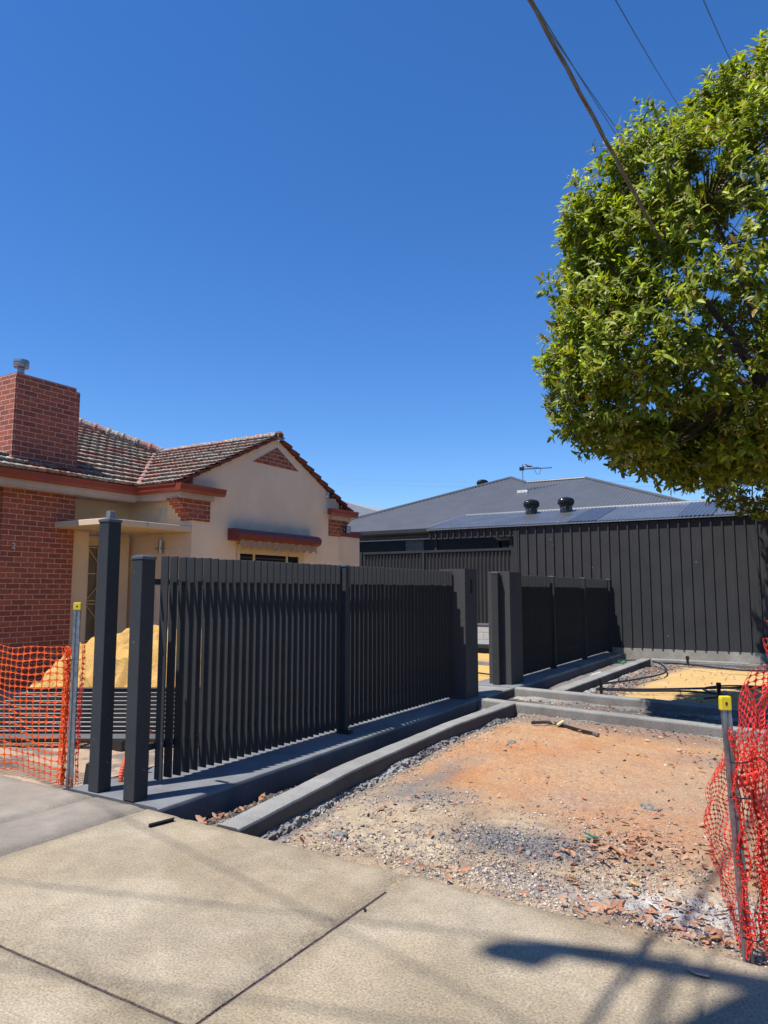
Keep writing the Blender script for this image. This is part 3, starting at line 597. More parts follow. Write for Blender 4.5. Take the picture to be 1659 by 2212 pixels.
# ================================================================== HOUSE (cream stucco and red brick)
hz = empty('house', (-12, 10, 0), 'cream stucco and red brick house with a lichened terracotta tile roof', 'house')
XB = -11.05; XG = -9.72; SL = .486
def gz(y): return 3.43 + SL * (2.84 - abs(y - 11.72))
# walls
w1 = MB(); w1.box(-11.8, XB, 6.70, 7.90, 0, 3.4); o = w1.out('brick_wall', 'brick', hz, uv=True); tag(o, 'red brick front wall beside the porch')
g = MB(); g.box(-11.30, XB + .005, 6.60, 6.699, 0, 3.4); g.out('brick_return', 'brick', hz, uv=True)
MB().box(-16, -11.62, 3.0, 6.69, 0, 3.4).out('side_wall', 'stucco2', hz)
g = MB(); g.box(-16, -11.42, 7.901, 9.36, 0, 3.40); g.out('porch_wall', 'stucco2', hz)
MB().box(-11.419, -11.22, 8.66, 9.22, 0, 2.66).out('porch_pier', 'stucco2', hz)
MB().box(-11.419, -11.15, 7.905, 8.28, 0, 2.66).out('porch_pier', 'stucco2', hz)
gw = MB(); pts = [(9.37, 0), (14.07, 0), (14.07, gz(14.07)), (11.72, gz(11.72)), (9.37, gz(9.37))]
gw.prism(pts, 0, -16.0, XG); gw.out('gable_wall', 'stucco', hz)
# brick triangle, corbels
MB().prism([(10.98, 4.22), (12.48, 4.22), (11.74, 4.63)], 0, XG + .0, XG + .012).out('brick_triangle', 'brick', hz, uv=True)
for sgn, yw in ((1, 9.37), (-1, 14.07)):
    mb = MB()
    for k in range(6):
        z1 = 3.27 - k * .066; pj = .40 - k * .07
        a, b = sorted((yw - sgn * pj, yw + sgn * .42)); mb.box(XG + .001, XG + .03, a, b, z1 - .062, z1)
        a, b = sorted((yw - sgn * pj, yw - sgn * .001)); mb.box(XG - .25, XG + .0, a, b, z1 - .062, z1)
    mb.out('brick_corbel', 'brick', hz, uv=True)
# eaves boxes, fascia, gutters
def gutter_prof(): return [(0, 0), (.10, .0), (.128, .03), (.138, .105), (.155, .118), (.155, .13), (0, .13)]
def gutter_x(parent, x, y0, y1, z):   # gutter facing +X
    return MB().prism([(x + a, z + b) for a, b in gutter_prof()], 1, y0, y1).out('gutter', 'gutter', parent)
ZG = 3.36
fs = MB(); fs.box(-11.6, -10.76, -2, 9.0, ZG - .10, ZG + .06); fs.box(-11.0, -10.80, -2, 8.98, ZG - .125, ZG - .10); fs.out('eave_box', 'fascia', hz)
gutter_x(hz, -10.76, -2, 8.86, ZG)
fs = MB(); fs.box(-10.759, XG + .11, 8.98, 9.369, ZG - .10, ZG + .06); fs.box(XG + .0, XG + .11, 9.37, 9.80, ZG - .10, ZG + .06); fs.out('eave_box', 'fascia', hz)
g = MB(); g.prism([(8.98 - a, ZG + b) for a, b in [(q[0], q[1]) for q in gutter_prof()]], 0, -10.72, XG + .12)  # facing -Y
v = g.v; g.v = [(p[0], p[1], p[2]) for p in v]; g.out('gutter', 'gutter', hz)
g = MB(); g.prism([(XG + .11 + a, ZG + b) for a, b in gutter_prof()], 1, 8.84, 9.98); g.out('gutter', 'gutter', hz)
fs = MB(); fs.box(XG + .0, XG + .11, 13.66, 14.45, ZG - .10, ZG + .06); fs.out('eave_box', 'fascia', hz)
g = MB(); g.prism([(XG + .11 + a, ZG + b) for a, b in gutter_prof()], 1, 13.45, 14.56); g.out('gutter', 'gutter', hz)
fs = MB(); fs.box(-14.5, XG - .001, 14.08, 14.45, ZG - .10, ZG + .06); fs.out('eave_box', 'fascia', hz)
# roof tile planes
def tiles(name, parent, o, ux, uu, nlen, nrow, keep, pitch=.30, tw=.21):
    """o: eave corner, ux: along-eave unit, uu: up-slope unit; keep(x,y)->bool on world points"""
    o = np.array(o, float); ux = np.array(ux, float); uu = np.array(uu, float); nn = np.cross(ux, uu); nn = nn / np.linalg.norm(nn)
    if nn[2] < 0: nn = -nn
    st_ = .0262; na = int(nlen / st_) + 1; a = np.arange(na) * st_; V = []; F = []; UV = []
    ph = (a / tw) % 1.0; wave = .026 * np.abs(np.sin(2 * np.pi * ph)) ** .7 * np.where(ph < .5, 1, .8)
    for r in range(nrow):
        jit = .006 * (vn(np.floor(a / tw) * 7.7, np.full(na, r * 3.3), 5) - .5); jit2 = .03 * (vn(np.floor(a / tw) * 3.1, np.full(na, r * 5.3), 9) - .5)
        for (s, h) in ((.055, -.02), (-.02, .062), (.15, .036), (pitch, .004)):
            P = o + np.outer(a, ux) + np.outer(r * pitch + s + jit2, uu) + np.outer(wave * (1 if h > 0 else .9) + h + jit, nn); V.append(P); UV.append(np.stack([a / tw, np.full(na, r + .5)], 1))
        b = r * 4 * na; i = np.arange(na - 1)
        for j in range(3): F.append(np.stack([b + j * na + i, b + j * na + i + 1, b + (j + 1) * na + i + 1, b + (j + 1) * na + i], 1))
    V = np.concatenate(V); F = np.concatenate(F); UV = np.concatenate(UV); c = V[F].mean(1); F = F[keep(c[:, 0], c[:, 1])]
    ob = npmesh(name, V, F, 'tile', parent); me = ob.data; u = me.uv_layers.new(name='UVMap')
    vi = np.empty(len(me.loops), np.int32); me.loops.foreach_get('vertex_index', vi); u.data.foreach_set('uv', UV[vi].ravel().astype(np.float32))
    return ob
EX = -10.62; cs = 1 / math.hypot(1, SL); YR = 11.72; EL = 8.88; JX = EX - (YR - EL)
nhip = lambda x, y: (-x + EX) # distance in from main eave
# main plane faces +X : rises toward -X
tiles('roof', hz, (EX, -2.0, 3.48), (0, 1, 0), (-cs, 0, SL * cs), 17.5, 20, lambda x, y: (y < EL + (EX - x)) & ((x > JX) | (y < YR - (JX - x))))
# wing plane facing -Y: rises toward +Y, runs X from -14 to XG+.1
tiles('roof', hz, (-14.2, EL, 3.48), (1, 0, 0), (0, cs, SL * cs), 14.2 + XG + .09, 11, lambda x, y: (y < YR + .02) & ((EX - x) < (y - EL)) )
tiles('roof', hz, (-14.2, 2 * YR - EL, 3.48), (1, 0, 0), (0, -cs, SL * cs), 14.2 + XG + .09, 11, lambda x, y: (y > YR - .02) & (x > -14.0))
# beyond the hip of the main roof
JX = EX - (YR - EL)
def cyl_line(name, m, a, b, r, n=12, bump=.012, step=.33):
    a = Vector(a); b = Vector(b); L = (b - a).length; k = int(L / .05); pts = []; rr = []
    for i in range(k + 1):
        s = i / k; p = a.lerp(b, s); q = (s * L / step) % 1
        pts.append(p + Vector((0, 0, .012 * mn.noise(p * 6)))); rr.append(r * (1.0 + .22 * (q > .82)))
    return MB().tube(pts, rr, n).out(name, m, hz)
zr = 3.48 + SL * (YR - EL)
cyl_line('ridge_tiles', 'tile_edge' if False else 'tile', (XG + .12, YR, zr + .02), (JX + .1, YR, zr + .0), .085)
cyl_line('ridge_tiles', 'tile', (JX + .25, YR - .0, zr + .03), (JX - 3.3, YR - 3.3, zr + 3.3 * SL + .03), .10)
cyl_line('valley_flashing', 'mortar', (EX + .02, EL - .02, 3.50), (JX + .1, YR - .1, zr - .03), .055)
# verge: stepped dark tile ends down both rakes
for sg in (-1, 1):
    mb = MB()
    for k in range(10):
        d0 = (YR - EL) - k * .30 * cs; d1 = d0 - .33 * cs
        y0 = YR + sg * d0; y1 = YR + sg * d1; z0 = 3.45 + SL * ((YR - EL) - d0); z1 = 3.45 + SL * ((YR - EL) - max(0, d1))
        mb.add([(XG - .02, y0, z0 + .02), (XG + .085, y0, z0 + .02), (XG - .02, y1, z1 - .015), (XG + .085, y1, z1 - .015), (XG - .02, y0, z0 + .075), (XG + .105, y0, z0 + .085), (XG - .02, y1, z1 + .03), (XG + .105, y1, z1 + .03)],
               [(0, 1, 3, 2), (4, 6, 7, 5), (0, 4, 5, 1), (2, 3, 7, 6), (1, 5, 7, 3), (0, 2, 6, 4)])
    mb.out('verge_tiles', 'tile_edge', hz)
MB().lathe((XG + .06, YR, zr - .02), [(.09, -.0), (.10, .08), (.06, .13)], 8).out('ridge_end', 'tile_edge', hz)
# roof body under tiles
rb = MB(); rb.prism([(9.1, 3.42), (14.34, 3.42), (11.72, zr - .10)], 0, -14.0, XG - .05); rb.out('roof_frame', 'shadow_room', hz)
rb = MB(); rb.add([(EX - .1, -2, 3.38), (EX - .1, 8.7, 3.38), (-13.3, 11.3, 4.6), (-13.3, -2, 4.6)], [(0, 1, 2, 3)]); rb.out('roof_frame', 'shadow_room', hz)
# chimney
ch = empty('x', (0, 0, 0)); bpy.data.objects.remove(ch)
cb = MB(); cb.box(-12.0, -11.03, 6.68, 7.88, 3.56, 5.09); cb.box(-11.97, -11.075, 6.72, 7.835, 5.09, 5.17); chm = cb.out('chimney', 'brick', hz, uv=True)
MB().box(-12.05, -11.0, 6.70, 7.9, 3.50, 3.585).out('flashing', 'fascia', chm)
g = MB(); g.add([(-11.06, 6.0, 3.64), (-11.06, 6.69, 3.58), (-11.7, 6.66, 4.0), (-11.7, 6.35, 4.02), (-11.05, 6.6, 3.70)], [(0, 1, 2, 3)]); g.out('flashing', 'mortar', chm)
fl = MB(); fl.lathe((-11.42, 7.0, 5.17), [(.055, 0), (.055, .2), (.045, .2), (.12, .205), (.125, .26), (.118, .265), (.118, .285), (.125, .29), (.12, .33), (.02, .345)], 24); fl.out('flue', 'galv', chm, smooth=True)
# porch slab
ps = MB(); ps.box(-11.1, XG - .005, 7.52, 9.365, 2.665, 2.765); ps.out('porch_roof', 'slab', hz, bevel=.008)
# door with security screen
dr = empty('tmp', (0, 0, 0)); bpy.data.objects.remove(dr)
d = MB().box(-11.419, -11.38, 8.29, 8.65, .1, 2.42).out('door', 'door_paint', hz)
MB().box(-11.419, -11.36, 8.285, 8.655, 2.42, 2.60).out('lintel', 'wood_cream', d)
s = MB(); X = -11.365
for y in (8.30, 8.42, 8.63): s.box(X, X + .02, y, y + .018, .12, 2.40)
for z in (.12, .7, 1.35, 1.41, 1.9, 2.38): s.box(X, X + .02, 8.30, 8.65, z, z + .018)
for (ya, za, yb, zb_) in ((8.43, 2.36, 8.64, 2.12), (8.43, 1.44, 8.64, 1.66), (8.43, 1.34, 8.64, 1.1), (8.43, .14, 8.64, .4)): s.tube([(X + .01, ya, za), (X + .01, yb, zb_)], .009, 6)
s.out('security_screen', 'wood_cream', d)
# wall light, vent, number, window, hood, floodlight, camera
l_ = MB(); l_.lathe((-10.45, 9.30, 2.24), [(.044, .05), (.044, .17), (.03, .17), (.03, .18), (.044, .18), (.044, .30)], 20); l_.box(-10.47, -10.43, 9.33, 9.369, 2.3, 2.5); l_.box(-10.55, -10.33, 9.27, 9.285, 2.36, 2.40); l_.out('wall_light', 'steel', hz, smooth=True)
vv = MB(); yv = 9.366
for i in range(6): vv.box(-10.60 + i * .04, -10.592 + i * .04, yv - .015, yv, 3.0, 3.14)
for i in range(5): vv.box(-10.60, -10.392, yv - .014, yv, 3.0 + i * .033, 3.008 + i * .033)
vv.box(-10.61, -10.38, yv - .004, yv + .003, 2.99, 3.15); vv.out('air_vent', 'white', hz)
def text(s, size, depth, loc, rot, m, parent, name):
    cu = bpy.data.curves.new(name, 'FONT'); cu.body = s; cu.size = size; cu.extrude = depth; cu.resolution_u = 4
    o = bpy.data.objects.new(name, cu); SC.collection.objects.link(o)
    dg = bpy.context.evaluated_depsgraph_get(); me = bpy.data.meshes.new_from_object(o.evaluated_get(dg)); bpy.data.objects.remove(o)
    me.materials.clear(); me.materials.append(M[m]); o = bpy.data.objects.new(name, me); SC.collection.objects.link(o)
    o.parent = parent; o.location = Vector(loc) - wl(parent); o.rotation_euler = rot; return o
text('2', .135, .006, (XB + .014, 6.775, 2.275), (R_(90), 0, R_(90)), 'white', hz, 'house_number')
wi = MB().box(XG - .12, XG + .002, 10.55, 12.68, 1.2, 2.52).out('window', 'shadow_room', hz)
fr = MB(); xf = XG - .0
for (a, b) in ((10.55, 10.63), (11.02, 11.07), (12.07, 12.12), (12.50, 12.68)): fr.box(xf - .02, xf + .03, a, b, 1.2, 2.52)
fr.box(xf - .02, xf + .028, 10.56, 12.67, 2.33, 2.52); fr.box(xf - .02, xf + .028, 10.56, 12.67, 1.2, 1.3); fr.out('window_frame', 'wood_cream', wi)
MB().box(xf - .0, xf + .008, 10.63, 12.5, 1.3, 2.33).out('pane', 'dark_glass', wi)
bl = MB()
for i in range(15): bl.box(xf + .0085, xf + .011, 10.65, 12.06, 1.4 + i * .06, 1.43 + i * .06)
bl.out('blind', 'blind', wi)
hd = MB(); X0 = XG + .001
hd.prism([(X0, 2.57), (X0 + .20, 2.57), (X0 + .28, 2.62), (X0 + .30, 2.70), (X0 + .26, 2.77), (X0 + .18, 2.80), (X0, 2.80)], 1, 10.30, 12.98); hdo = hd.out('window_hood', 'maroon', hz, smooth=True)
va = MB(); n = 90; vs = []
for i in range(n + 1):
    s = i / n; y = 10.42 + s * 2.48; d_ = .12 + .07 * abs(math.sin(math.pi * s * 10.5)) ** .8; xo = X0 + .22 + .012 * math.sin(s * 60)
    vs += [(xo, y, 2.62), (xo + .008 * math.sin(s * 90), y, 2.60 - d_)]
va.add(vs, [(2 * i, 2 * i + 2, 2 * i + 3, 2 * i + 1) for i in range(n)]); M['awning'] = mat('faded_brown_awning', (.33, .22, .15), .9, var=.25, scale=14, stretch=(1, 3, .5))
va.out('awning_valance', 'awning', hdo)
MB().tube([(X0 + .22, 10.42, 2.5), (X0 + .01, 10.36, 1.3)], .004, 5).out('awning_cord', 'wood_cream', hdo); MB().tube([(X0 + .22, 12.88, 2.5), (X0 + .03, 12.86, 1.3)], .004, 5).out('awning_cord', 'wood_cream', hdo)
# lower wing to the right of the gable
MB().box(-14, -10.35, 14.071, 15.95, 0, 2.98).out('side_wing', 'stucco', hz)
MB().box(-14, -10.32, 14.072, 15.98, 2.98, 3.13).out('parapet', 'maroon', hz)
f = MB(); f.box(-9.70, -9.60, 14.22, 14.32, 3.0, 3.04); f.box(-9.62, -9.58, 14.18, 14.38, 2.96, 3.14); fo = f.out('floodlight', 'black', hz)
for a, b in ((14.20, 14.275), (14.285, 14.36)):
    for c, dd in ((2.975, 3.045), (3.055, 3.125)): MB().box(-9.58, -9.574, a, b, c, dd).out('lens', 'lens', fo)
sc_ = MB(); sc_.tube([(XG + .0, 13.55, 3.80), (XG + .06, 13.58, 3.79)], .04, 10); sco = sc_.out('security_camera', 'white', hz); MB().tube([(XG + .06, 13.58, 3.79), (XG + .14, 13.66, 3.78)], .045, 12).out('camera_body', 'black', sco)

# ================================================================== SAND PILE, GATE STACK, SMALL THINGS IN THE YARD
def pile():
    cx, cy = -8.1, 7.6; n = 150; m_ = 70
    X, Y = np.meshgrid(np.linspace(-3.4, 3.0, n), np.linspace(-1.9, 2.4, m_)); wx = cx + X * .857 - Y * .515; wy = cy + X * .515 + Y * .857
    r = np.sqrt(np.where(X < 0, abs(X / 2.05) ** 3.4, (X / 2.6) ** 2) + (Y / 1.75) ** 2) + .12 * (fbm(X * 1.1, Y * 1.1, 3, 91) - .5)
    prof = np.interp(r, [0, .3, .55, .8, 1.05, 1.3], [1.12, 1.08, .86, .46, .02, -.15])
    Z = prof + .5 * (fbm(X * 1.9, Y * 1.9, 4, 93) - .5) * ss(1.2, .9, r) - 1.1 * np.clip(.09 - abs(fbm(X * 1.5 + 3, Y * 2.4, 4, 193) - .5), 0, 1) * ss(1.2, .9, r) * 2 - .5 * np.clip(.07 - abs(fbm(X * 4, Y * 5, 3, 195) - .5), 0, 1) * ss(1.2, .9, r) + .05 * np.sin((prof + .1 * fbm(X * 2, Y * 2, 3, 95)) * 26) * ss(1.1, .8, r) * ss(.1, .5, r) + .03 * (fbm(X * 9, Y * 9, 4, 97) - .5)
    V = np.stack([wx, wy, Z - .08], -1).reshape(-1, 3); i = np.arange(n * m_).reshape(m_, n)
    F = np.stack([i[:-1, :-1], i[:-1, 1:], i[1:, 1:], i[1:, :-1]], -1).reshape(-1, 4)
    nn = fbm(X * 3, Y * 3, 4, 99)[..., None]; C_ = np.array((.54, .31, .085)) * (1 - nn) + np.array((.60, .38, .135)) * nn
    return tag(npmesh('sand_pile', V, F, 'sandm', None, True, C_.reshape(-1, 3), origin=(cx, cy, 0)), 'heap of yellow building sand behind the tall posts', 'sand pile')
pile()
# slatted gate panel lying tilted in the yard
ux = Vector((.857, .515, 0)); uy = Vector((-.515, .857, 0)); base = Vector((-7.95, 4.42, .03))
gp = empty('spare_fence', base, 'black slatted fence panel lying tilted back in front of the sand heap', 'fence panel')
th = R_(38); up = (uy * math.cos(th) + Vector((0, 0, 1)) * math.sin(th)); nrm = (-uy * math.sin(th) + Vector((0, 0, 1)) * math.cos(th))
def obox(mb, o, L, a0, a1, d0, d1, sk=0):
    v = []
    for l in (0, L):
        for a in (a0, a1):
            for d in (d0, d1): v.append(o + ux * (l + sk) + up * a + nrm * d)
    mb.add(v, [(0, 1, 3, 2), (4, 6, 7, 5), (0, 4, 5, 1), (2, 3, 7, 6), (0, 2, 6, 4), (1, 5, 7, 3)]); return mb
obox(MB(), base, 3.5, 0, .065, -.06, .0).out('bottom_rail', 'black_metal', gp)
for i in range(10):
    obox(MB(), base, 3.3 if i < 9 else 3.1, .10 + i * .062, .111 + i * .062, -.065, .0, -.25 + .07 * i if i > 4 else 0).out('slat', 'gate_slat', gp)
obox(MB(), base, 2.9, .715, .735, -.065, .012, .42).out('top_rail', 'black_metal', gp)
obox(MB(), base, .04, 0, .7, -.12, -.066, 1.2).out('brace', 'black_metal', gp); obox(MB(), base, .04, 0, .7, -.12, -.066, 2.6).out('brace', 'black_metal', gp)
for k, s_ in enumerate((.15, 1.75)):
    c = base + ux * s_ - uy * .05; tag(MB().box(c.x - .09, c.x + .09, c.y - .07, c.y + .07, -.07, .03).out('support_block', 'black', None, bevel=.008),
        ['black block under the left end of the tilted gate panel', 'black block under the middle of the tilted gate panel, behind the tall post'][k], 'block', 'blocks under the gate panel')
# yard edging kerbs far left
for (a, b, l) in (((-14.2, 7.3), (-11.4, 9.7), 'grey kerb edge in the yard by the brick wall, behind the netting'), ((-12.0, 5.6), (-9.6, 7.0), 'grey kerb edge in the yard left of the sand heap')):
    va_ = Vector((*a, 0)); vb = Vector((*b, 0)); d = (vb - va_).normalized(); nn = Vector((-d.y, d.x, 0)) * .14
    mb = MB(); v = [va_ - nn, vb - nn, vb + nn, va_ + nn]; v = [(q.x, q.y, z) for z in (-.1, .12) for q in v]
    mb.add(v, [(0, 3, 2, 1), (4, 5, 6, 7), (0, 1, 5, 4), (1, 2, 6, 5), (2, 3, 7, 6), (3, 0, 4, 7)]); tag(mb.out('yard_kerb', 'kerb', None, bevel=.01), l, 'kerb')
tag(MB().box(-12.6, -11.06, 5.2, 7.88, -.05, .3).out('porch_step', 'charcoal_fence', None), 'dark raised step at the foot of the brick wall', 'step')
# corrugated orange conduit
pts = []
for i in range(60):
    t = i / 59; a = t * math.pi * .62; pts.append((-5.13 - .30 * (1 - math.cos(a)), 4.22 + .48 * (1 - math.cos(a)), -.02 + .30 * math.sin(a)))
tag(MB().tube(pts, [.019 + .003 * (i % 2) for i in range(60)], 12).out('conduit', 'orange_pipe', None, smooth=False), 'orange corrugated conduit curving out of the ground between the two near posts', 'conduit')
tag(MB().add([(-5.33, 4.03, -.08), (-5.27, 4.05, -.08), (-5.27, 4.075, .16), (-5.33, 4.06, .17), (-5.335, 4.00, -.08), (-5.275, 4.02, -.08), (-5.275, 4.045, .15), (-5.335, 4.03, .16)], [(0, 1, 2, 3), (7, 6, 5, 4), (0, 4, 5, 1), (1, 5, 6, 2), (2, 6, 7, 3), (3, 7, 4, 0)]).out('edging_strip', 'black', None), 'short black strip standing in the ground beside the tall post', 'strip')
tag(MB().prism([(-3.98, 0.0), (-3.975, 0.022), (-3.955, .022), (-3.955, .018), (-3.97, .016), (-3.97, .004), (-3.95, .003), (-3.95, 0)], 1, 3.53, 3.72).out('metal_offcut', 'black_metal', None), 'short black channel offcut lying on the footpath near the kerb end', 'offcut')
SC.collection.objects['metal_offcut'].rotation_euler = (0, 0, R_(-12)); SC.collection.objects['metal_offcut'].location.z = .001

# ================================================================== SHED, CARPORT, SHEET FENCE
YS = 19.6
sh = empty('shed', (-4.5, 21, 0), 'long charcoal sheet metal shed with carport bay and grey roof', 'shed')
def ribbed(name, x0, x1, y, z0, z1, parent, m='charcoal_fence', pitch=.253, d=.045, seed=1):
    mb = MB(); x = x0; P = []
    while x < x1 - .01:
        P += [(x, 0), (x + .012, -d), (x + .045, -d), (x + .057, 0), (x + .145, 0.0), (x + .148, -.003), (x + .152, 0)]; x += pitch
    P.append((x1, 0)); vs = []
    for (a, b) in P: vs += [(a, y + b, z0), (a, y + b, z1)]
    mb.add(vs, [(2 * i, 2 * i + 2, 2 * i + 3, 2 * i + 1) for i in range(len(P) - 1)])
    return mb.out(name, m, parent)
ribbed('wall', -7.30, 2.6, YS, .12, 3.41, sh)
MB().box(-7.42, -7.301, YS - .04, YS + .05, 0, 3.43).out('corner_post', 'charcoal', sh)
MB().box(-7.3, 2.6, YS - .02, YS + .4, -.3, .115).out('footing', 'slop_light', sh)
sd = MB()
for i in range(40):
    x = -7.2 + i * .253
    for z in (1.05, 3.15): sd.lathe((x + .19, YS - .001, z), [(.008, -.004), (.008, .004)], 6)
sd.out('screws', 'charcoal', sh)
ribbed('fascia', -10.15, -7.43, YS, 3.16, 3.42, sh, pitch=.2)
tr = MB(); tr.box(-10.2, 2.7, YS - .09, YS - .03, 3.435, 3.475); tr.out('gutter_trim', 'sheet_trim', sh)
def corr(name, parent, m, x0, x1, lo, hi, zf, pitch=.085, amp=.011, dz=0):
    """corrugated sheet: ribs run up-slope (along Y) between lo(x) and hi(x)"""
    n = int((x1 - x0) / pitch * 4); vs = []
    for i in range(n + 1):
        x = x0 + (x1 - x0) * i / n; a, b = lo(x), hi(x); k = amp * math.sin(2 * math.pi * (x - x0) / pitch) + dz
        vs += [(x, a, zf(x, a) + k), (x, b, zf(x, b) + k)]
    return MB().add(vs, [(2 * i, 2 * i + 2, 2 * i + 3, 2 * i + 1) for i in range(n)]).out(name, m, parent, smooth=True, sharp=80)
zs = lambda x, y: 3.48 + .24 * (y - (YS - .1))
corr('roof', sh, 'roof_shed', -10.15, 2.7, lambda x: YS - .1, lambda x: 22.35, zs, pitch=.1)
MB().add([(-10.15, 22.35, 4.14), (2.7, 22.35, 4.14), (2.7, 25.2, 3.46), (-10.15, 25.2, 3.46)], [(0, 1, 2, 3)]).out('roof_back', 'roof_shed', sh)
for (a, b) in ((-5.85, -5.05), (-2.98, -2.15)):
    corr('skylight', sh, 'skylight', a, b, lambda x: YS - .09, lambda x: 22.2, zs, pitch=.1, dz=.012)
MB().tube([(-10.2, 22.35, 4.155), (2.7, 22.35, 4.155)], .05, 8).out('ridge_cap', 'roof_grey', sh)
MB().tube([(-10.17, YS - .1, 3.50), (-10.17, 22.35, 4.16)], .04, 6).out('barge', 'sheet_trim', sh)
sb = MB()
for x in np.arange(-9.9, 2.6, .3):
    for y in (20.0, 21.1, 22.0): sb.lathe((x, y, zs(x, y) + .012), [(.012, -.006), (.012, .008)], 6)
sb.out('roof_screws', 'sheet_trim', sh)
for x in (-10.05, -7.6):
    for y in (YS + .1, 25.0): MB().box(x, x + .1, y, y + .1, 0, 3.4).out('carport_post', 'charcoal', sh)
MB().box(-10.1, -7.45, YS + .1, YS + .16, 3.2, 3.4).out('beam', 'charcoal', sh); MB().box(-10.1, -7.45, 25.0, 25.08, 3.2, 3.4).out('beam', 'charcoal', sh)
pu = MB()
for k in range(9): y = YS + .4 + k * .6; zz = 3.42 + .22 * (min(y, 22.35 * 2 - y) - YS); pu.box(-10.1, -7.45, y, y + .05, zz - .1, zz - .04)
pu.out('purlins', 'charcoal', sh)
for x in (-9.2, -8.3): MB().tube([(x, YS + .2, 3.35), (x, 22.35, 3.98)], .03, 6).out('rafter', 'charcoal', sh)
MB().tube([(-7.6, 20.4, 2.9), (-7.9, 21.5, 3.6)], .035, 6).out('rafter', 'charcoal', sh)
MB().box(-7.42, -7.3, YS + .05, 25.2, 0, 3.4).out('side_wall', 'charcoal_fence', sh); MB().box(-7.3, 2.6, 25.1, 25.2, 0, 3.4).out('back_wall', 'charcoal_fence', sh)
def vent(x, y, z, label, sc=1.0):
    v = empty('roof_vent', (x, y, z), label, 'roof vent', 'black turbine vents on the grey roofs')
    a = MB(); a.lathe((x, y, z - .12), [(.19 * sc, 0), (.19 * sc, .30 * sc), (.17 * sc, .32 * sc)], 28); a.out('collar', 'vent_black', v, smooth=True)
    MB().add([(x - .33, y - .3, z - .11 + .0), (x + .45, y - .3, z - .11), (x + .45, y + .25, z + .025), (x - .33, y + .25, z + .025)], [(0, 1, 2, 3)]).out('flashing', 'roof_shed', v)
    b = MB(); n = 26; H = .26 * sc; R0 = .26 * sc; zb = z + .17 * sc
    for k in range(n):
        vs = []
        for j in range(9):
            t = j / 8; el = -1.05 + 2.2 * t; r = R0 * (math.cos(el) ** .6) * .98; zz = zb + H * .5 + .56 * H * math.sin(el) ; a0 = 2 * math.pi * k / n
            for (da, dr) in ((0, 0), (.16, -.012), (.26, -.05)): vs.append((x + (r + dr * sc) * math.cos(a0 + da), y + (r + dr * sc) * math.sin(a0 + da), zz))
        b.add(vs, [(3 * j + i, 3 * j + i + 1, 3 * j + i + 4, 3 * j + i + 3) for j in range(8) for i in range(2)])
    b.out('turbine', 'vent_black', v, smooth=True)
    c = MB(); c.lathe((x, y, zb + H * .98), [(.14 * sc, 0), (.10 * sc, .025), (.02, .035)], 20); c.lathe((x, y, zb), [(.19 * sc, -.01), (.2 * sc, .02)], 24); c.out('turbine_cap', 'vent_black', v, smooth=True)
    d = MB(); d.tube([(x - .13, y - .15, z + .06), (x + .06, y - .2, z + .13)], .008, 5); d.tube([(x - .075, y - .18, z + .07), (x - .06, y - .185, z + .11)], .014, 5); d.out('clip', 'sheet_trim', v)
    return v
vent(-7.63, 21.75, 4.02, 'black turbine vent on the shed roof, left one of the pair')
vent(-6.52, 21.75, 4.02, 'black turbine vent on the shed roof, right one of the pair')
# corrugated sheet fence between house and shed, on a pale block wall
cf = empty('sheet_fence', (-10, YS, 0), 'grey corrugated sheet fence between the cream house and the shed', 'fence')
for (a, b) in ((-12.56, -10.40), (-10.31, -7.50)):
    n = int((b - a) / .12 * 8); vs = []
    for i in range(n + 1):
        x = a + (b - a) * i / n; y = YS + .0 + .028 * math.cos(2 * math.pi * (x - a) / .12); vs += [(x, y, .66), (x, y, 2.76)]
    MB().add(vs, [(2 * i, 2 * i + 2, 2 * i + 3, 2 * i + 1) for i in range(n)]).out('sheet_panel', 'charcoal_fence', cf, smooth=True)
    MB().box(a, b, YS - .04, YS + .04, 2.76, 2.83).out('top_rail', 'charcoal', cf); MB().box(a, b, YS - .04, YS + .04, .60, .655).out('bottom_rail', 'sheet_trim', cf)
for x in (-12.68, -10.395, -7.495): MB().box(x, x + .08, YS - .045, YS + .045, .3, 2.84).out('post', 'charcoal', cf)
rw = MB().box(-14, -7.45, YS - .02, YS + .18, -.1, .59); tag(rw.out('block_wall', 'block', None, uv=True), 'pale concrete block wall under the corrugated sheet fence', 'wall')
o = MB()
for (x, z, a) in ((-6.35, 3.0, .3), (-6.3, 2.86, -.4), (-4.2, 1.55, .8), (-3.35, .42, 0), (-5.2, 2.2, .5), (-2.6, 2.3, .2)): o.add([(x + .012 * math.cos(a), YS - .002, z), (x + .05 * math.cos(a + 1), YS - .002, z + .05), (x - .012, YS - .002, z + .02)], [(0, 1, 2)])
o.out('scuff_marks', 'sheet_trim', sh)
tag(MB().box(-14, -5.4, 18.2, 19.57, -.3, .06).out('driveway_strip', 'path_new', None), 'pale concrete strip at the foot of the block wall', 'path')
tag(MB().box(-14, -5.4, 15.2, 15.4, -.3, .02).out('yard_kerb', 'kerb', None, bevel=.01), 'concrete edging seen through the gap between the pillars', 'kerb')

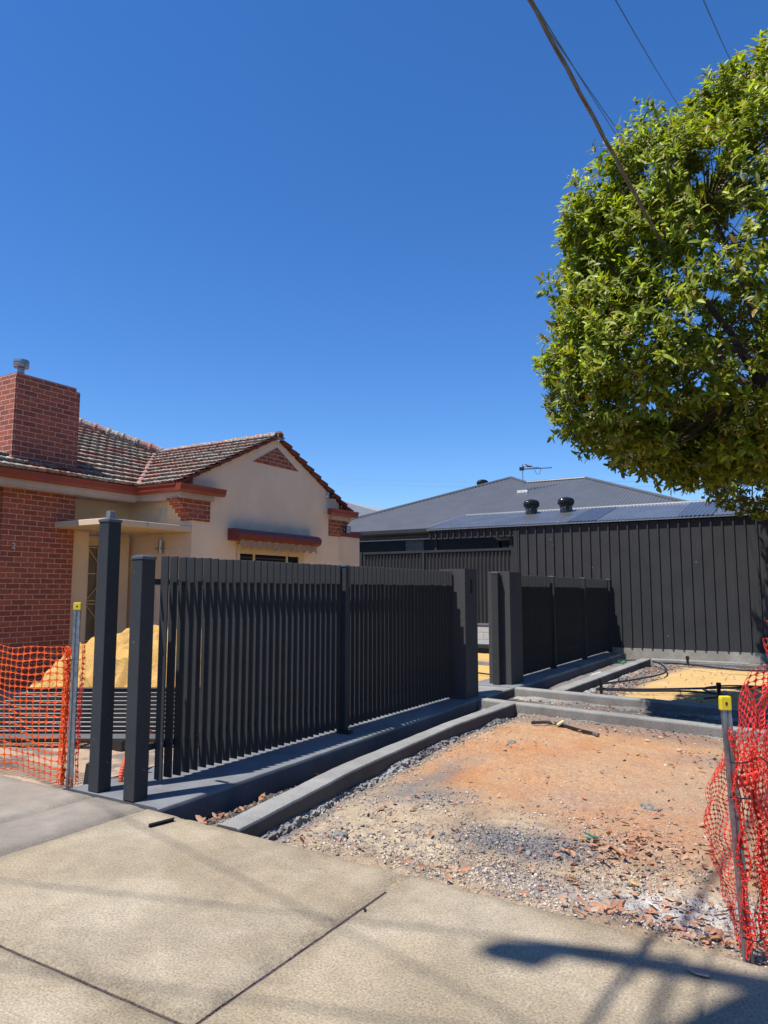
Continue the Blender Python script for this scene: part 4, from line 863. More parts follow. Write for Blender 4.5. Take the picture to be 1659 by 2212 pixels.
# ================================================================== HOUSE BEHIND
YH = 27.0; S2 = .40; ZE = 4.24
h2 = empty('house', (-12, 32, 0), 'large dark grey brick house with a grey corrugated hip roof behind the shed', 'house')
def hi2(x):
    pts = [(-21.2, 27), (-13.3, 34.93), (-12.0, 33.58), (-9.1, 33.58), (-2.47, 27)]
    return float(np.interp(x, [p[0] for p in pts], [p[1] for p in pts]))
corr('roof', h2, 'roof_grey', -21.2, -2.47, lambda x: 27 - .05, hi2, lambda x, y: ZE + S2 * (y - YH), pitch=.14, amp=.026)
zf2 = lambda y: ZE + S2 * (y - YH)
MB().add([(-21.2, 27, ZE), (-13.3, 34.93, zf2(34.93)), (-13.3, 44, zf2(34.93)), (-21.2, 52, ZE)], [(0, 1, 2, 3)]).out('roof_side', 'roof_grey', h2)
MB().add([(-13.3, 34.93, zf2(34.93)), (-12, 33.58, zf2(33.58)), (-12, 46, zf2(33.58)), (-13.3, 44, zf2(34.93))], [(0, 1, 2, 3)]).out('roof_side', 'roof_grey', h2)
MB().add([(-12, 33.58, zf2(33.58)), (-9.1, 33.58, zf2(33.58)), (-2.47, 40, ZE), (-12, 40, ZE)], [(0, 1, 2, 3)]).out('roof_side', 'roof_grey', h2)
MB().add([(-2.47, 27, ZE), (-9.1, 33.58, zf2(33.58)), (-2.47, 40, ZE)], [(0, 1, 2)]).out('roof_side', 'roof_grey', h2)
rp = [(-21.2, 27), (-13.3, 34.93), (-12.0, 33.58), (-9.1, 33.58), (-2.47, 27)]
for a, b in zip(rp, rp[1:]): MB().tube([(a[0], a[1], zf2(a[1]) + .02), (b[0], b[1], zf2(b[1]) + .02)], .075, 8).out('ridge_cap', 'roof_grey', h2)
MB().box(-21.3, -2.4, 26.85, 26.98, ZE - .17, ZE - .02).out('gutter', 'charcoal', h2); MB().box(-21.2, -2.5, 26.99, 27.5, ZE - .2, ZE - .16).out('soffit', 'garage_panel', h2)
MB().box(-21, -2.6, 27.5, 40, 0, ZE - .21).out('wall', 'brick_grey', h2, uv=True)
for (a, b) in ((-20, -15.45), (-14.5, -11.0), (-10.6, -7.6)):
    o = MB().box(a, b, 27.44, 27.499, 1.0, 3.78).out('garage_door', 'shadow_room', h2)
    MB().box(a + .02, b - .02, 27.40, 27.438, 1.0, 3.2).out('door_panel', 'garage_panel', o)
MB().box(-21, -14.0, 27.34, 27.39, 3.80, 3.84).out('rail', 'sheet_trim', h2)
vent(-15.2, 35.6, 7.0, 'small black turbine vent at the top left of the big hip roof', 1.25)
an = empty('antenna', (-11.58, 31.91, 6.20), 'television antenna on a thin mast standing on the big grey roof', 'antenna')
MB().tube([(-11.58, 31.91, 6.18), (-11.58, 31.91, 7.52)], .022, 6).out('mast', 'galv', an); MB().box(-11.8, -11.3, 31.7, 32.1, 6.14, 6.26).out('mount', 'white', an)
bo = MB(); A0 = Vector((-11.66, 31.90, 7.28)); A1 = Vector((-10.36, 32.5, 7.33)); bo.tube([A0, A1], .022, 6); bo.tube([A0 + Vector((.1, 0, .12)), A0.lerp(A1, .6) + Vector((0, 0, .03))], .014, 5)
bo.box(-11.72, -11.52, 31.85, 31.95, 7.22, 7.38); bo.out('boom', 'black', an)
el = MB(); dv = (A1 - A0).normalized(); pv = Vector((dv.y, -dv.x, 0)).normalized()
for i in range(16): p = A0.lerp(A1, .1 + i * .058); hl = .2 - i * .009; el.tube([p - pv * hl, p + pv * hl], .009, 5)
el.out('elements', 'black', an)
MB().tube([A0.lerp(A1, .42), A0.lerp(A1, .5) + Vector((0, 0, -.25)), A0.lerp(A1, .58) + Vector((0, 0, -.3)), A0.lerp(A1, .63) + Vector((0, 0, -.1)), A0.lerp(A1, .63)], .01, 5).out('cable_loop', 'black', an)
b_ = MB(); c = A0.lerp(A1, .25) + Vector((0, 0, .13)); vs = []
bd = Vector((-.857, -.515, 0)); prof = [(-.2, .012, .05), (-.12, .03, .0), (-.05, .055, .0), (.02, .062, .02), (.08, .045, .05), (.11, .036, .085), (.14, .034, .10), (.17, .018, .10), (.2, .004, .095)]
b_.tube([c - bd * p[0] * -1 * -1 + Vector((0, 0, p[2])) if False else c + bd * p[0] + Vector((0, 0, p[2])) for p in prof], [p[1] for p in prof], 10)
bird = b_.out('bird', 'bird', None, smooth=True); tag(bird, 'small grey dove perched on the boom of the roof antenna', 'bird')
# far pale roof beyond the gable
fr_ = empty('house', (-22, 36, 0), 'pale grey roofed house just showing behind the right edge of the cream gable', 'house')
MB().add([(-32, 36, 6.2), (-25.0, 36, 7.15), (-22.0, 36, 6.25), (-21.5, 36, 5.9), (-21.0, 36, 4), (-32, 36, 4), (-32, 44, 6.2), (-25, 44, 7.15), (-22, 44, 6.25), (-21.5, 44, 5.9), (-21, 44, 4), (-32, 44, 4)],
         [(0, 5, 4, 3, 2, 1), (6, 7, 8, 9, 10, 11), (0, 1, 7, 6), (1, 2, 8, 7), (2, 3, 9, 8), (3, 4, 10, 9)]).out('roof', 'roof_far', fr_)
MB().box(-31, -21.5, 36.2, 43.5, 0, 4).out('wall', 'stucco', fr_)

# ================================================================== NETTING AND STAKES
def net(name, nu, nv, f, m, label, cat='safety net', hole=.36, parent=None, thick=.0016, group=None, dia=0):
    """plastic barrier mesh: each cell is a ring round a rounded hole; f(u,v)->xyz with u in 0..nu, v in 0..nv"""
    K = 12; th = np.linspace(0, 2 * np.pi, K, endpoint=False) + np.pi / K
    c_, s_ = np.cos(th), np.sin(th); mx = np.maximum(abs(c_), abs(s_)); O = np.stack([c_ / mx, s_ / mx], 1) * .5
    pw = (abs(c_) ** 3.2 + abs(s_) ** 3.2) ** (1 / 3.2); I = np.stack([c_ / pw, s_ / pw], 1) * hole * np.array([1.1, 1.0]); I[:, 0] = np.clip(I[:, 0], -.46, .46); I[:, 1] = np.clip(I[:, 1], -.44, .44)
    if dia: pw = (abs(c_) ** dia + abs(s_) ** dia) ** (1 / dia); I = np.stack([c_ / pw, s_ / pw], 1) * hole
    U, W = np.meshgrid(np.arange(nu) + .5, np.arange(nv) + .5); cc = np.stack([U.ravel(), W.ravel()], 1)
    P = np.concatenate([cc[:, None] + O[None], cc[:, None] + I[None]], 1)
    xyz = f(P[..., 0], P[..., 1]); V = xyz.reshape(-1, 3); n = len(cc); k = np.arange(K)
    q = np.stack([k, (k + 1) % K, K + (k + 1) % K, K + k], 1); F = (q[None] + (np.arange(n) * 2 * K)[:, None, None]).reshape(-1, 4)
    o = npmesh(name, V, F, m, parent, True, origin=tuple(V[V[:, 2] < V[:, 2].min() + .1].mean(0)) if not parent else None)
    s = o.modifiers.new('thickness', 'SOLIDIFY'); s.thickness = thick; s.offset = 0
    if label: tag(o, label, cat, group)
    return o
def stake(name, x, y, z1, ldir, rdir, label, lean=(0, 0), w_=.038):
    """steel picket of folded section with a yellow cap"""
    s = empty(name, (x, y, 0), label, 'stake', 'steel stakes with yellow caps')
    R3 = Vector((.857, .515, 0)) * w_ / 2; F3 = Vector((-.515, .857, 0)) * .028; L = Vector((lean[0], lean[1], 0)); o = Vector((x, y, -.15))
    prof = [-R3 + F3 * .7, -R3, -R3 * .35 + F3 * .0, -R3 * .2 + F3 * .25, R3 * .2 + F3 * .25, R3 * .35, R3, R3 + F3 * .7, R3 * .9 + F3 * .75, -R3 * .9 + F3 * .75]
    n = len(prof); v = [o + p for p in prof] + [o + p + L + Vector((0, 0, z1 + .15)) for p in prof]
    MB().add(v, [tuple(range(n)), tuple(range(n, 2 * n))[::-1]] + [(i, (i + 1) % n, n + (i + 1) % n, n + i) for i in range(n)]).out('shaft', 'galv', s)
    o2 = Vector((x, y, z1 - .055)) + L; e = 1.18; pr = [-R3 * e - F3 * .15, R3 * e - F3 * .15, R3 * e + F3 * .9, -R3 * e + F3 * .9]; v = []
    for z, sc in ((0, 1), (.052, 1), (.064, .9)): v += [o2 + p * sc + Vector((0, 0, z)) for p in pr]
    MB().add(v, [(0, 1, 2, 3), (8, 9, 10, 11)] + [(i + 4 * k, (i + 1) % 4 + 4 * k, (i + 1) % 4 + 4 + 4 * k, i + 4 + 4 * k) for k in (0, 1) for i in range(4)]).out('cap', 'yellow', s, bevel=.004)
    c = o2 - F3 * .17 + Vector((0, 0, .024)); a = R3 * .22
    MB().add([c - a, c + a, c + a + Vector((0, 0, .014)), c - a + Vector((0, 0, .014))] + [q - F3 * .03 for q in (c - a, c + a, c + a + Vector((0, 0, .014)), c - a + Vector((0, 0, .014)))], [(4, 5, 6, 7), (0, 4, 7, 3), (1, 5, 6, 2), (0, 1, 5, 4), (3, 2, 6, 7)]).out('cap_hole', 'black', s)
    return s
stake('stake', -5.47, 3.975, 1.49, 0, 0, 'steel stake with yellow cap at the left, holding the orange net', w_=.055)
def fL(u, v):   # left net: from the stake out of frame to the left
    x = -5.50 - u * .085 - .00 * v; k = v / 19.
    y = 3.985 + .02 * np.sin(u * .5 + v * .2) + .07 * np.sin(u * .31 + 1) * k * (1 - k) * 2
    z = 1.10 - v * .0585 + .006 * np.sin(u * 1.1 + v * .9) + .012 * np.sin(u * .45 + .2 * v)
    x = x - .03 * k * np.sin(v * .23) + .05 * (k - .5) * ss(6, 0, u)
    return np.stack([x, y, z], -1)
nl = net('safety_net', 24, 19, fL, 'net', 'orange plastic safety net stretched left from the left stake', hole=.44)
def fLb(u, v):  # gathered edge bunched in front of the stake
    k = v / 24.; a = u * .9
    x = -5.505 - .028 + .024 * np.sin(a * 1.7 + v * .25) + .02 * (np.sin(v * 1.9 + u)) * .4; y = 3.955 + .02 * np.cos(a * 1.3 + v * .13)
    z = 1.11 - v * .047 + .02 * np.sin(u * 2.1 + v * .5)
    return np.stack([x - .015 * k, y, z], -1)
net('gathered_edge', 9, 24, fLb, 'net', None, hole=.36, parent=nl)
def fLc(u, v):
    x = -5.425 + .018 * np.sin(u * 1.2 + v * .3) + .02 * ss(14, 4, v); y = 4.01 + .012 * np.cos(u * 2); z = 1.13 - v * .047 + .01 * np.sin(u * 2.4 + v)
    return np.stack([x, y, z], -1)
net('gathered_edge', 5, 24, fLc, 'net_red', None, hole=.41, parent=nl)
MB().tube([(-5.60, 3.95, 1.0), (-5.52, 3.935, 1.01), (-5.44, 3.945, 1.02), (-5.38, 3.97, 1.02)], .004, 6).out('cable_tie', 'black', nl)
# right stake, leaning, and the big bunched net round it
RX = Vector((.857, .515, 0)); FX = Vector((-.515, .857, 0))
stake('stake', -.345, 3.70, 1.11, 0, 0, 'leaning steel stake with yellow cap at the near right', lean=(-.045, -.01), w_=.042)
stake('stake', .02, 5.55, 1.50, 0, 0, 'steel stake with yellow cap cut by the right edge, farther back', w_=.04)
def rn(base, cols, seed):
    """net surface between two hanging side curves in the (lateral, height) frame at the right stake"""
    def f(u, v):
        k = v / cols[1]; h = 1.0 - k; q = u / cols[0]
        lat, dep, z = base(q, h)
        wob = .016 * np.sin(u * 1.1 + v * .12 + seed) + .006 * np.sin(u * .7 - v * .5 + seed)
        d = dep + wob; l = lat + .010 * np.sin(v * .8 + u * .5 + seed); zz = z + .008 * np.sin(u * .9 + seed)
        o = np.array([-.345, 3.70, 0.])
        return o + l[..., None] * np.array(RX) + d[..., None] * np.array(FX) + zz[..., None] * np.array((0, 0, 1.))
    return f
def b1(q, h):  # near bulging flap, left of the stake
    L0 = np.interp(h, [0, .12, .3, .55, .75, .9, 1], [-.02, -.05, -.10, -.165, -.13, -.05, -.005]); z = .02 + h * .93
    R0 = np.interp(h, [0, .2, .5, .8, 1], [-.015, -.035, -.03, -.02, .0]); return L0 * (1 - q) + R0 * q, .03 + .08 * np.sin(q * np.pi) * (h * (1 - h) * 4), z
nr = net('safety_net', 13, 44, rn(b1, (13, 44), 1.), 'net_red', 'red orange plastic net bunched and knotted around the leaning stake at the right', hole=.47, dia=2.0, thick=.0008)
def b2(q, h):  # near sheet right of the stake, running out to the right
    lat = .035 + .50 * q + .03 * np.sin(h * 5 + q * 3); dep = .03 + .30 * q + .05 * np.sin(q * 8 + h * 4)
    return lat, dep, .02 + h * np.interp(q, [0, .4, 1], [.84, .93, 1.05])
net('net_sheet', 30, 30, rn(b2, (30, 30), 2.), 'net_red', None, hole=.472, dia=2.0, parent=nr, thick=.0008)
def b2b(q, h):  # back sheet, nearly edge-on, rising toward the farther stake
    dep = .10 + 1.9 * q; lat = .02 + .66 * dep + .07 * np.sin(q * 16 + h * 2) + .05 * np.sin(h * 6 + q * 5)
    return lat, dep, .0 + h * np.interp(q, [0, .15, .5, 1], [1.08, 1.16, 1.27, 1.40])
net('net_sheet', 42, 34, rn(b2b, (42, 34), 5.), 'net_red', None, hole=.472, dia=2.0, parent=nr, thick=.0008)
def b3(q, h):  # pale laddered fold
    t = h; return .03 + .62 * t + .07 * (q - .5), .05 + .75 * t, .72 + .58 * t ** .9 + .02 * np.sin(q * 6)
net('net_fold', 3, 30, rn(b3, (3, 30), 3.), 'net_red', None, hole=.40, parent=nr)
def b4(q, h):
    return -.028 + .05 * q * np.interp(h, [0, .5, 1], [.5, 1, .4]) - .02 * h, -.012 + .012 * np.sin(q * 8 + h * 20), .0 + h * .98
net('selvedge', 3, 30, rn(b4, (3, 30), 4.), 'net_red', None, hole=.30, parent=nr)
def b5(q, h):
    return .045 + .035 * q + .02 * (1 - h), .0 + .015 * np.sin(q * 8 + h * 16), .0 + h * .9
net('selvedge', 2, 28, rn(b5, (2, 28), 5.), 'net_red', None, hole=.30, parent=nr)
def wr(q, h): return -.035 + .10 * q, -.035 + .05 * abs(q - .5), .71 + .05 * h + .04 * (q - .5) ** 2 + .03 * q
net('selvedge', 4, 1, rn(wr, (4, 1), 6.), 'net_red', None, hole=.18, parent=nr)
def ptR(l, d, z): return Vector((-.345, 3.70, 0)) + RX * l + FX * d + Vector((0, 0, z))
for pts in ([(-.05, -.01, .83), (0.0, -.02, .83), (.05, .0, .835), (.10, .02, .85), (.16, .03, .80)], [(-.06, -.01, .68), (-.02, -.02, .677), (.03, -.02, .675), (.06, 0, .66)], [(-.04, -.02, .09), (.02, -.03, .075), (.07, .0, .08)]):
    MB().tube([ptR(*p) for p in pts], .0035, 6).out('cable_tie', 'black', nr)

# ================================================================== TREES
def leafproto(L=1.0, W=.34):
    v = np.array([(0, 0, 0), (.35 * L, W / 2, .035), (.38 * L, 0, -.01), (.35 * L, -W / 2, .035), (.75 * L, W * .36, .0), (.78 * L, 0, -.05), (.75 * L, -W * .36, .0), (L, 0, -.13)])
    f = np.array([(0, 2, 1), (0, 3, 2), (1, 2, 5), (1, 5, 4), (2, 3, 6), (2, 6, 5), (4, 5, 7), (5, 6, 7)]); return v, f
LV, LF = leafproto()
def foliage(name, parent, P, D, n_leaf, L0, m, up=.35, spread=(.75, 1.35)):
    """whorls of leaves at shoot tips P with axes D"""
    n = len(P); T = n * n_leaf; P2 = np.repeat(P, n_leaf, 0); A = np.repeat(D, n_leaf, 0)
    ref = np.where(abs(A[:, 2:3]) > .9, np.array([[1., 0, 0]]), np.array([[0, 0, 1.]])); B = np.cross(A, ref); B /= np.linalg.norm(B, axis=1)[:, None]; C_ = np.cross(A, B)
    ph = rng.uniform(0, 2 * np.pi, T); an = rng.uniform(*spread, T)[:, None]
    X = A * np.cos(an) + (B * np.cos(ph)[:, None] + C_ * np.sin(ph)[:, None]) * np.sin(an); X[:, 2] -= rng.uniform(0, .25, T); X /= np.linalg.norm(X, axis=1)[:, None]
    Nn = A + np.array([0, 0, .5]) + rng.normal(0, .25, (T, 3)); Nn -= X * (Nn * X).sum(1)[:, None]; Nn /= np.linalg.norm(Nn, axis=1)[:, None]; Yv = np.cross(Nn, X)
    L = L0 * rng.uniform(.6, 1.15, T); base = P2 - A * rng.uniform(-.04, .11, T)[:, None]
    V = base[:, None] + L[:, None, None] * (LV[None, :, 0:1] * X[:, None] + LV[None, :, 1:2] * Yv[:, None] + LV[None, :, 2:3] * Nn[:, None])
    F = (LF[None] + (np.arange(T) * len(LV))[:, None, None]).reshape(-1, 3)
    return npmesh(name, V.reshape(-1, 3), F, m, parent)
def crown_pts(ells, n, seed, lo=.78, gap=.30, camcull=None):
    r = np.random.default_rng(seed); E = np.array(ells); ar = (E[:, 3] * E[:, 4] * E[:, 5]) ** (2 / 3); out = []; dd = []
    while sum(len(o) for o in out) < n:
        k = r.choice(len(E), 4000, p=ar / ar.sum()); d = r.normal(size=(4000, 3)); d /= np.linalg.norm(d, axis=1)[:, None]
        rad = lo + (1.04 - lo) * r.random(4000) ** .55; e = E[k]
        bump = .80 + .38 * fbm(d[:, 0] * 3.1 + e[:, 0], d[:, 1] * 3.1 + d[:, 2] * 4.3 + e[:, 2], 3, seed)
        p = e[:, :3] + d * e[:, 3:6] * (rad * bump)[:, None]
        nrm = d / e[:, 3:6]; nrm /= np.linalg.norm(nrm, axis=1)[:, None]
        inside = np.zeros(4000, bool)
        for q in E: inside |= (((p - q[:3]) / q[3:6]) ** 2).sum(1) < .40
        g = fbm(p[:, 0] * 2.0 + p[:, 1] * .9, p[:, 2] * 2.0 - p[:, 1] * 1.3, 3, seed + 5); keep = (~inside) & (g > gap)
        out.append(p[keep]); dd.append(nrm[keep])
    P = np.concatenate(out)[:n]; dd = np.concatenate(dd)[:n]; kk = np.floor(P / .45).astype(int); _, inv, cnt = np.unique(kk, axis=0, return_inverse=True, return_counts=True)
    ok = cnt[inv.ravel()] >= 9; P = P[ok]; dd = dd[ok]; n = len(P)
    D = dd * 1.0 + np.array([-.1, -.25, .55]) + r.normal(0, .35, (n, 3)); D /= np.linalg.norm(D, axis=1)[:, None]
    return P, D
def wd(lat, dep, z, rx, rz): return (-.515 * dep + .857 * lat, .857 * dep + .515 * lat, z, rx, rx, rz)
def tree(name, label, ells, base, n, L0, m, seed, nfl, fork, lo=.74, gap=.32):
    t = empty(name, base, label, 'tree'); P, D = crown_pts(ells, n, seed, lo, gap)
    cr = foliage('crown', t, P, D, 8, L0, m)
    sel = (D[:, 2] > .15) & (np.random.default_rng(seed + 1).random(len(P)) < (.30 if m == 'leaf' else .10)); foliage('new_growth', t, P[sel] + D[sel] * .05, D[sel], 6, L0 * .78, 'leaf_new', spread=(.45, 1.1))
    tr = MB(); b = Vector(base); tr.tube([b + Vector((0, 0, -.1)), b + Vector((.02, .03, fork * .5)), b + Vector((-.03, 0, fork))], [.17, .14, .12], 12)
    tr.out('trunk', 'bark', t, smooth=True)
    r = random.Random(seed); lb = MB(); tips = []
    for i in range(9):
        e = ells[i % len(ells)]; a = 2 * math.pi * i / 9; tgt = Vector((e[0] + .6 * e[3] * math.cos(a), e[1] + .6 * e[4] * math.sin(a), e[2] + e[5] * r.uniform(-.4, .6)))
        s = b + Vector((-.03, 0, fork * r.uniform(.8, 1))); pts = [s.lerp(tgt, k / 6) + Vector((r.gauss(0, .08), r.gauss(0, .08), .35 * math.sin(math.pi * k / 6) * .6)) for k in range(7)]; pts[0] = s
        lb.tube(pts, [.085 - .011 * k for k in range(7)], 8); tips += pts[2:]
    tips = np.array([tuple(q) for q in tips]); idx = r.sample(range(len(P)), 420)
    for k in idx:
        p = P[k]; j = np.argmin(((tips - p) ** 2).sum(1)); s = Vector(tips[j]); e = Vector(p); md = s.lerp(e, .5) + Vector((r.gauss(0, .08), r.gauss(0, .08), r.gauss(0, .08)))
        lb.tube([s, md, e], [.014, .008, .004], 4, caps=False)
    lb.out('limb', 'bark', t)
    idx = rng.choice(len(P), nfl, replace=False); q = P[idx] + D[idx] * .05; fp = np.repeat(q, 14, 0) + rng.normal(0, .034, (nfl * 14, 3))
    scatter('blossom', fp, ICO_V, ICO_F, rng.uniform(.006, .012, len(fp)), rng.uniform(0, 6, len(fp)), 1., 'flower', parent=t)
    return t
tree('street_tree', 'dense glossy green tree with cream blossom filling the right side of the sky',
     [wd(5.05, 9.3, 5.75, 2.65, 2.65), wd(3.65, 9.2, 4.45, 1.55, 1.30), wd(4.9, 9.2, 4.3, 1.6, 1.25), wd(3.8, 9.2, 6.4, 1.35, 1.2), wd(5.3, 9.3, 7.55, 1.5, 1.0), wd(6.2, 9.3, 4.2, 1.8, 1.5)],
     (.05, 10.8, -.1), 14000, .132, 'leaf', 11, 1100, 3.0, lo=.70, gap=.35)
tree('street_tree', 'darker green tree with low foliage hanging in front of the right end of the shed',
     [(.1, 17.1, 5.7, 2.35, 1.9, 2.5), (-.9, 17.2, 4.4, 1.45, 1.3, 1.25), (1.0, 17.2, 4.2, 1.5, 1.4, 1.1)],
     (.9, 17.2, -.1), 3600, .14, 'leaf2', 23, 120, 3.2)

# ================================================================== OVERHEAD WIRES AND THE POLE THAT CARRIES THEM
PT = Vector((-2.40, -.70, 7.7))
up_ = empty('utility_pole', (-2.28, -.75, 0), 'grey utility pole with lamp arm, known by its dark shadow across the footpath', 'utility pole')
MB().box(-2.47, -2.10, -.83, -.67, -.2, 11.4).out('shaft', 'pole', up_)
MB().tube([(-2.3, -.75, 11.05), (-2.9, -.85, 11.08), (-3.32, -.91, 11.0)], [.085, .08, .07], 8).out('arm', 'pole', up_)
MB().prism([(-3.60, -1.05), (-3.54, -1.12), (-3.30, -1.10), (-3.24, -.93), (-3.34, -.86), (-3.56, -.97)], 2, 10.93, 11.03).out('lamp_head', 'pole', up_)
MB().box(-2.51, -2.475, -1.1, -.05, 9.34, 9.4).out('crossarm', 'pole', up_)
def sagline(a, b, s, n=24): a = Vector(a); b = Vector(b); return [a.lerp(b, i / n) + Vector((0, 0, -4 * s * (i / n) * (1 - i / n))) for i in range(n + 1)]
c = MB(); L = sagline(PT, (-1.33, 8.55, 5.62), .05, 60)
for k in range(3):
    pts = [p + Vector((.013 * math.cos(i * .55 + k * 2.1), 0, .013 * math.sin(i * .55 + k * 2.1))) for i, p in enumerate(L)]; c.tube(pts, .009, 6)
tag(c.out('service_cable', 'cable_grey', None, smooth=True), 'thick twisted service cable dropping from the sky into the big tree', 'cable', 'overhead cables')
MB_ = MB().tube([(-1.35, 8.4, 5.66), (-1.30, 8.8, 5.55)], .03, 8)
tag(MB_.out('cable_clamp', 'galv', None), 'small clamp at the end of the thick service cable against the tree', 'clamp')
def skyline(p0, p1, d0, d1):
    """a wire through two sight directions at given distances"""
    return [Vector((0, 0, 1.6)) + Vector(p0) * d0, Vector((0, 0, 1.6)) + Vector(p1) * d1]
for (r0, d0, r1, d1, rad, lab) in (
    ((-.237, .716, .656), 9.5, (-.165, .83, .532), 16, .007, 'thin wire just right of the thick service cable'),
    ((-.232, .720, .654), 9.0, (-.168, .832, .528), 17, .007, 'second thin wire beside the thick service cable'),
    ((-.15, .753, .641), 12, (-.118, .808, .577), 18, .008, 'thin overhead wire in the middle of the three entering the tree top'),
    ((-.068, .776, .627), 12, (-.05, .813, .58), 18, .008, 'thin overhead wire entering the tree top at the far right')):
    a, b = skyline(r0, r1, d0, d1); d = (b - a); A = a - d * .9; B = b + d * .9
    tag(MB().tube(sagline(A, B, .08, 16), rad, 6).out('overhead_wire', 'wire', None), lab, 'wire', 'overhead cables')
for i, (a, b) in enumerate((((-2.5, -1.0, 9.4), (-32, 7.4, 9.0)), ((-2.5, -.08, 9.4), (-34, -9.5, 9.2)), ((-2.5, -.85, 9.4), (-30, -9.4, 8.9)))):
    tag(MB().tube(sagline(a, b, .3, 20), .008, 6).out('street_wire', 'wire', None), ['street wire whose soft shadow crosses the footpath below the tall post', 'street wire whose soft shadow crosses the middle of the footpath slab', 'street wire whose faint shadow crosses the lower left slab'][i], 'wire', 'overhead cables')
for i, z in enumerate((0, .5)):
    tag(MB().tube(sagline((-42, 60, 12.6 + z), (10, 74, 11.2 + z), .8, 16), .009, 5).out('distant_wire', 'wire', None), ['distant power line over the roofs, lower strand', 'distant power line over the roofs, upper strand'][i], 'wire', 'distant power lines')

# ================================================================== PIPES IN THE SAND BED
def pipe(name, pts, r, m, label, cat='pipe', group=None):
    P = [Vector(p) for p in pts]; out = []
    for i in range(len(P) - 1):
        p0 = P[max(i - 1, 0)]; p1 = P[i]; p2 = P[i + 1]; p3 = P[min(i + 2, len(P) - 1)]
        for k in range(8):
            t = k / 8; out.append(.5 * ((2 * p1) + (p2 - p0) * t + (2 * p0 - 5 * p1 + 4 * p2 - p3) * t * t + (3 * p1 - p0 - 3 * p2 + p3) * t ** 3))
    out.append(P[-1]); return tag(MB().tube(out, r, 8).out(name, m, None, smooth=True), label, cat, group)
G_ = 'irrigation pipes on the yellow sand'
pipe('irrigation_pipe', [(-3.3, 12.5, -.05), (-2.6, 12.9, -.06), (-1.6, 13.6, -.05), (-.6, 14.2, -.04), (.6, 14.6, -.05)], .018, 'cable_black', 'black irrigation pipe lying diagonally across the sand from the left corner', group=G_)
pipe('irrigation_pipe', [(-3.3, 12.42, -.05), (-2.7, 12.7, -.07), (-1.9, 12.95, -.05), (-1.35, 12.7, -.05), (-1.6, 12.3, -.06)], .016, 'cable_black', 'black irrigation pipe curving back near the front kerb of the sand bed', group=G_)
pipe('irrigation_pipe', [(-3.4, 13.2, -.05), (-3.0, 14.2, -.05), (-2.75, 15.6, -.05), (-3.0, 16.8, -.02), (-3.35, 17.6, -.02)], .018, 'cable_black', 'black irrigation pipe looping up the left side of the sand bed', group=G_)
pipe('irrigation_pipe', [(-3.25, 17.6, -.05), (-2.6, 17.3, -.02), (-1.4, 16.7, -.03), (-.3, 17.4, -.04), (.9, 17.7, -.05)], .018, 'cable_black', 'black irrigation pipe along the far side of the sand bed', group=G_)
pipe('irrigation_pipe', [(-3.2, 17.5, -.05), (-2.4, 17.75, -.03), (-1.2, 17.8, -.03), (.6, 17.85, -.05)], .011, 'galv', 'thin pale pipe beside the far kerb of the sand bed', group=G_)
pipe('irrigation_pipe', [(-1.3, 12.7, -.05), (-1.75, 13.3, -.04), (-1.4, 14.0, -.04), (-.5, 14.3, -.05)], .014, 'cable_black', 'thin black irrigation pipe looping in the tree shade', group=G_)
for i, (x, y, h, l) in enumerate(((-3.22, 12.45, .13, 'black sprinkler riser at the near left corner of the sand bed'), (-1.42, 12.55, .16, 'black sprinkler riser in the shaded front of the sand bed'), (-2.62, 17.7, .12, 'black sprinkler riser by the far kerb'))):
    s = MB().lathe((x, y, -.13), [(.026, 0), (.026, .1), (.03, h + .06), (.038, h + .07), (.038, h + .13), (.03, h + .135)], 12); tag(s.out('sprinkler', 'black', None, smooth=True), l, 'sprinkler', 'sprinkler risers')
pv = empty('pipe_joint', (-2.85, 9.3, -.12), 'black pipe with a white tee fitting lying on the orange dirt by the cross kerb', 'pipe')
MB().tube([(-3.28, 9.16, -.10), (-3.1, 9.25, -.09), (-2.88, 9.2, -.10), (-2.6, 8.98, -.10), (-2.33, 8.82, -.1)], .02, 8).out('pipe', 'cable_black', pv, smooth=True)
MB().tube([(-2.93, 9.12, -.10), (-2.88, 9.23, -.06)], .022, 10).out('tee', 'tag_pale', pv, smooth=True); MB().tube([(-2.40, 8.86, -.1), (-2.33, 8.82, -.1)], .021, 8).out('pipe_end', 'galv', pv)
tag(MB().tube([(-4.15, 15.3, -.17), (-4.12, 15.9, -.17)], .04, 10).out('pvc_offcut', 'plastic_white', None, smooth=True), 'white pipe offcut lying in the trench by the farther plinth', 'pipe offcut')
pipe('green_hose', [(-4.2, 17.5, -.1), (-4.0, 17.8, -.09), (-4.1, 18.2, -.09), (-3.9, 18.4, -.08), (-4.15, 17.7, -.05), (-3.95, 17.4, -.1)], .014, 'green_hose', 'green hose coiled at the end of the farther plinth', 'hose')
pipe('poly_pipe', [(-4.32, 7.0, -.2), (-4.25, 8.2, -.17), (-4.3, 9.3, -.15), (-4.42, 10.0, -.18)], .012, 'cable_black', 'thin black pipe in the trench between plinth and kerb')
pipe('poly_pipe', [(-7.2, 13.5, -.03), (-6.4, 13.6, .0), (-5.9, 13.4, -.02), (-5.5, 13.3, -.03)], .015, 'cable_black', 'black pipe on the sand seen through the gate gap')
tag(scatter('rag', np.array([(-2.98, 9.16, -.08)] * 3) + rng.normal(0, .03, (3, 3)) * (1, 1, .2), LV, LF, rng.uniform(.04, .07, 3), rng.uniform(0, 6, 3), .5, 'tag_pale'), 'small faded yellow tag beside the pipe fitting', 'tag')
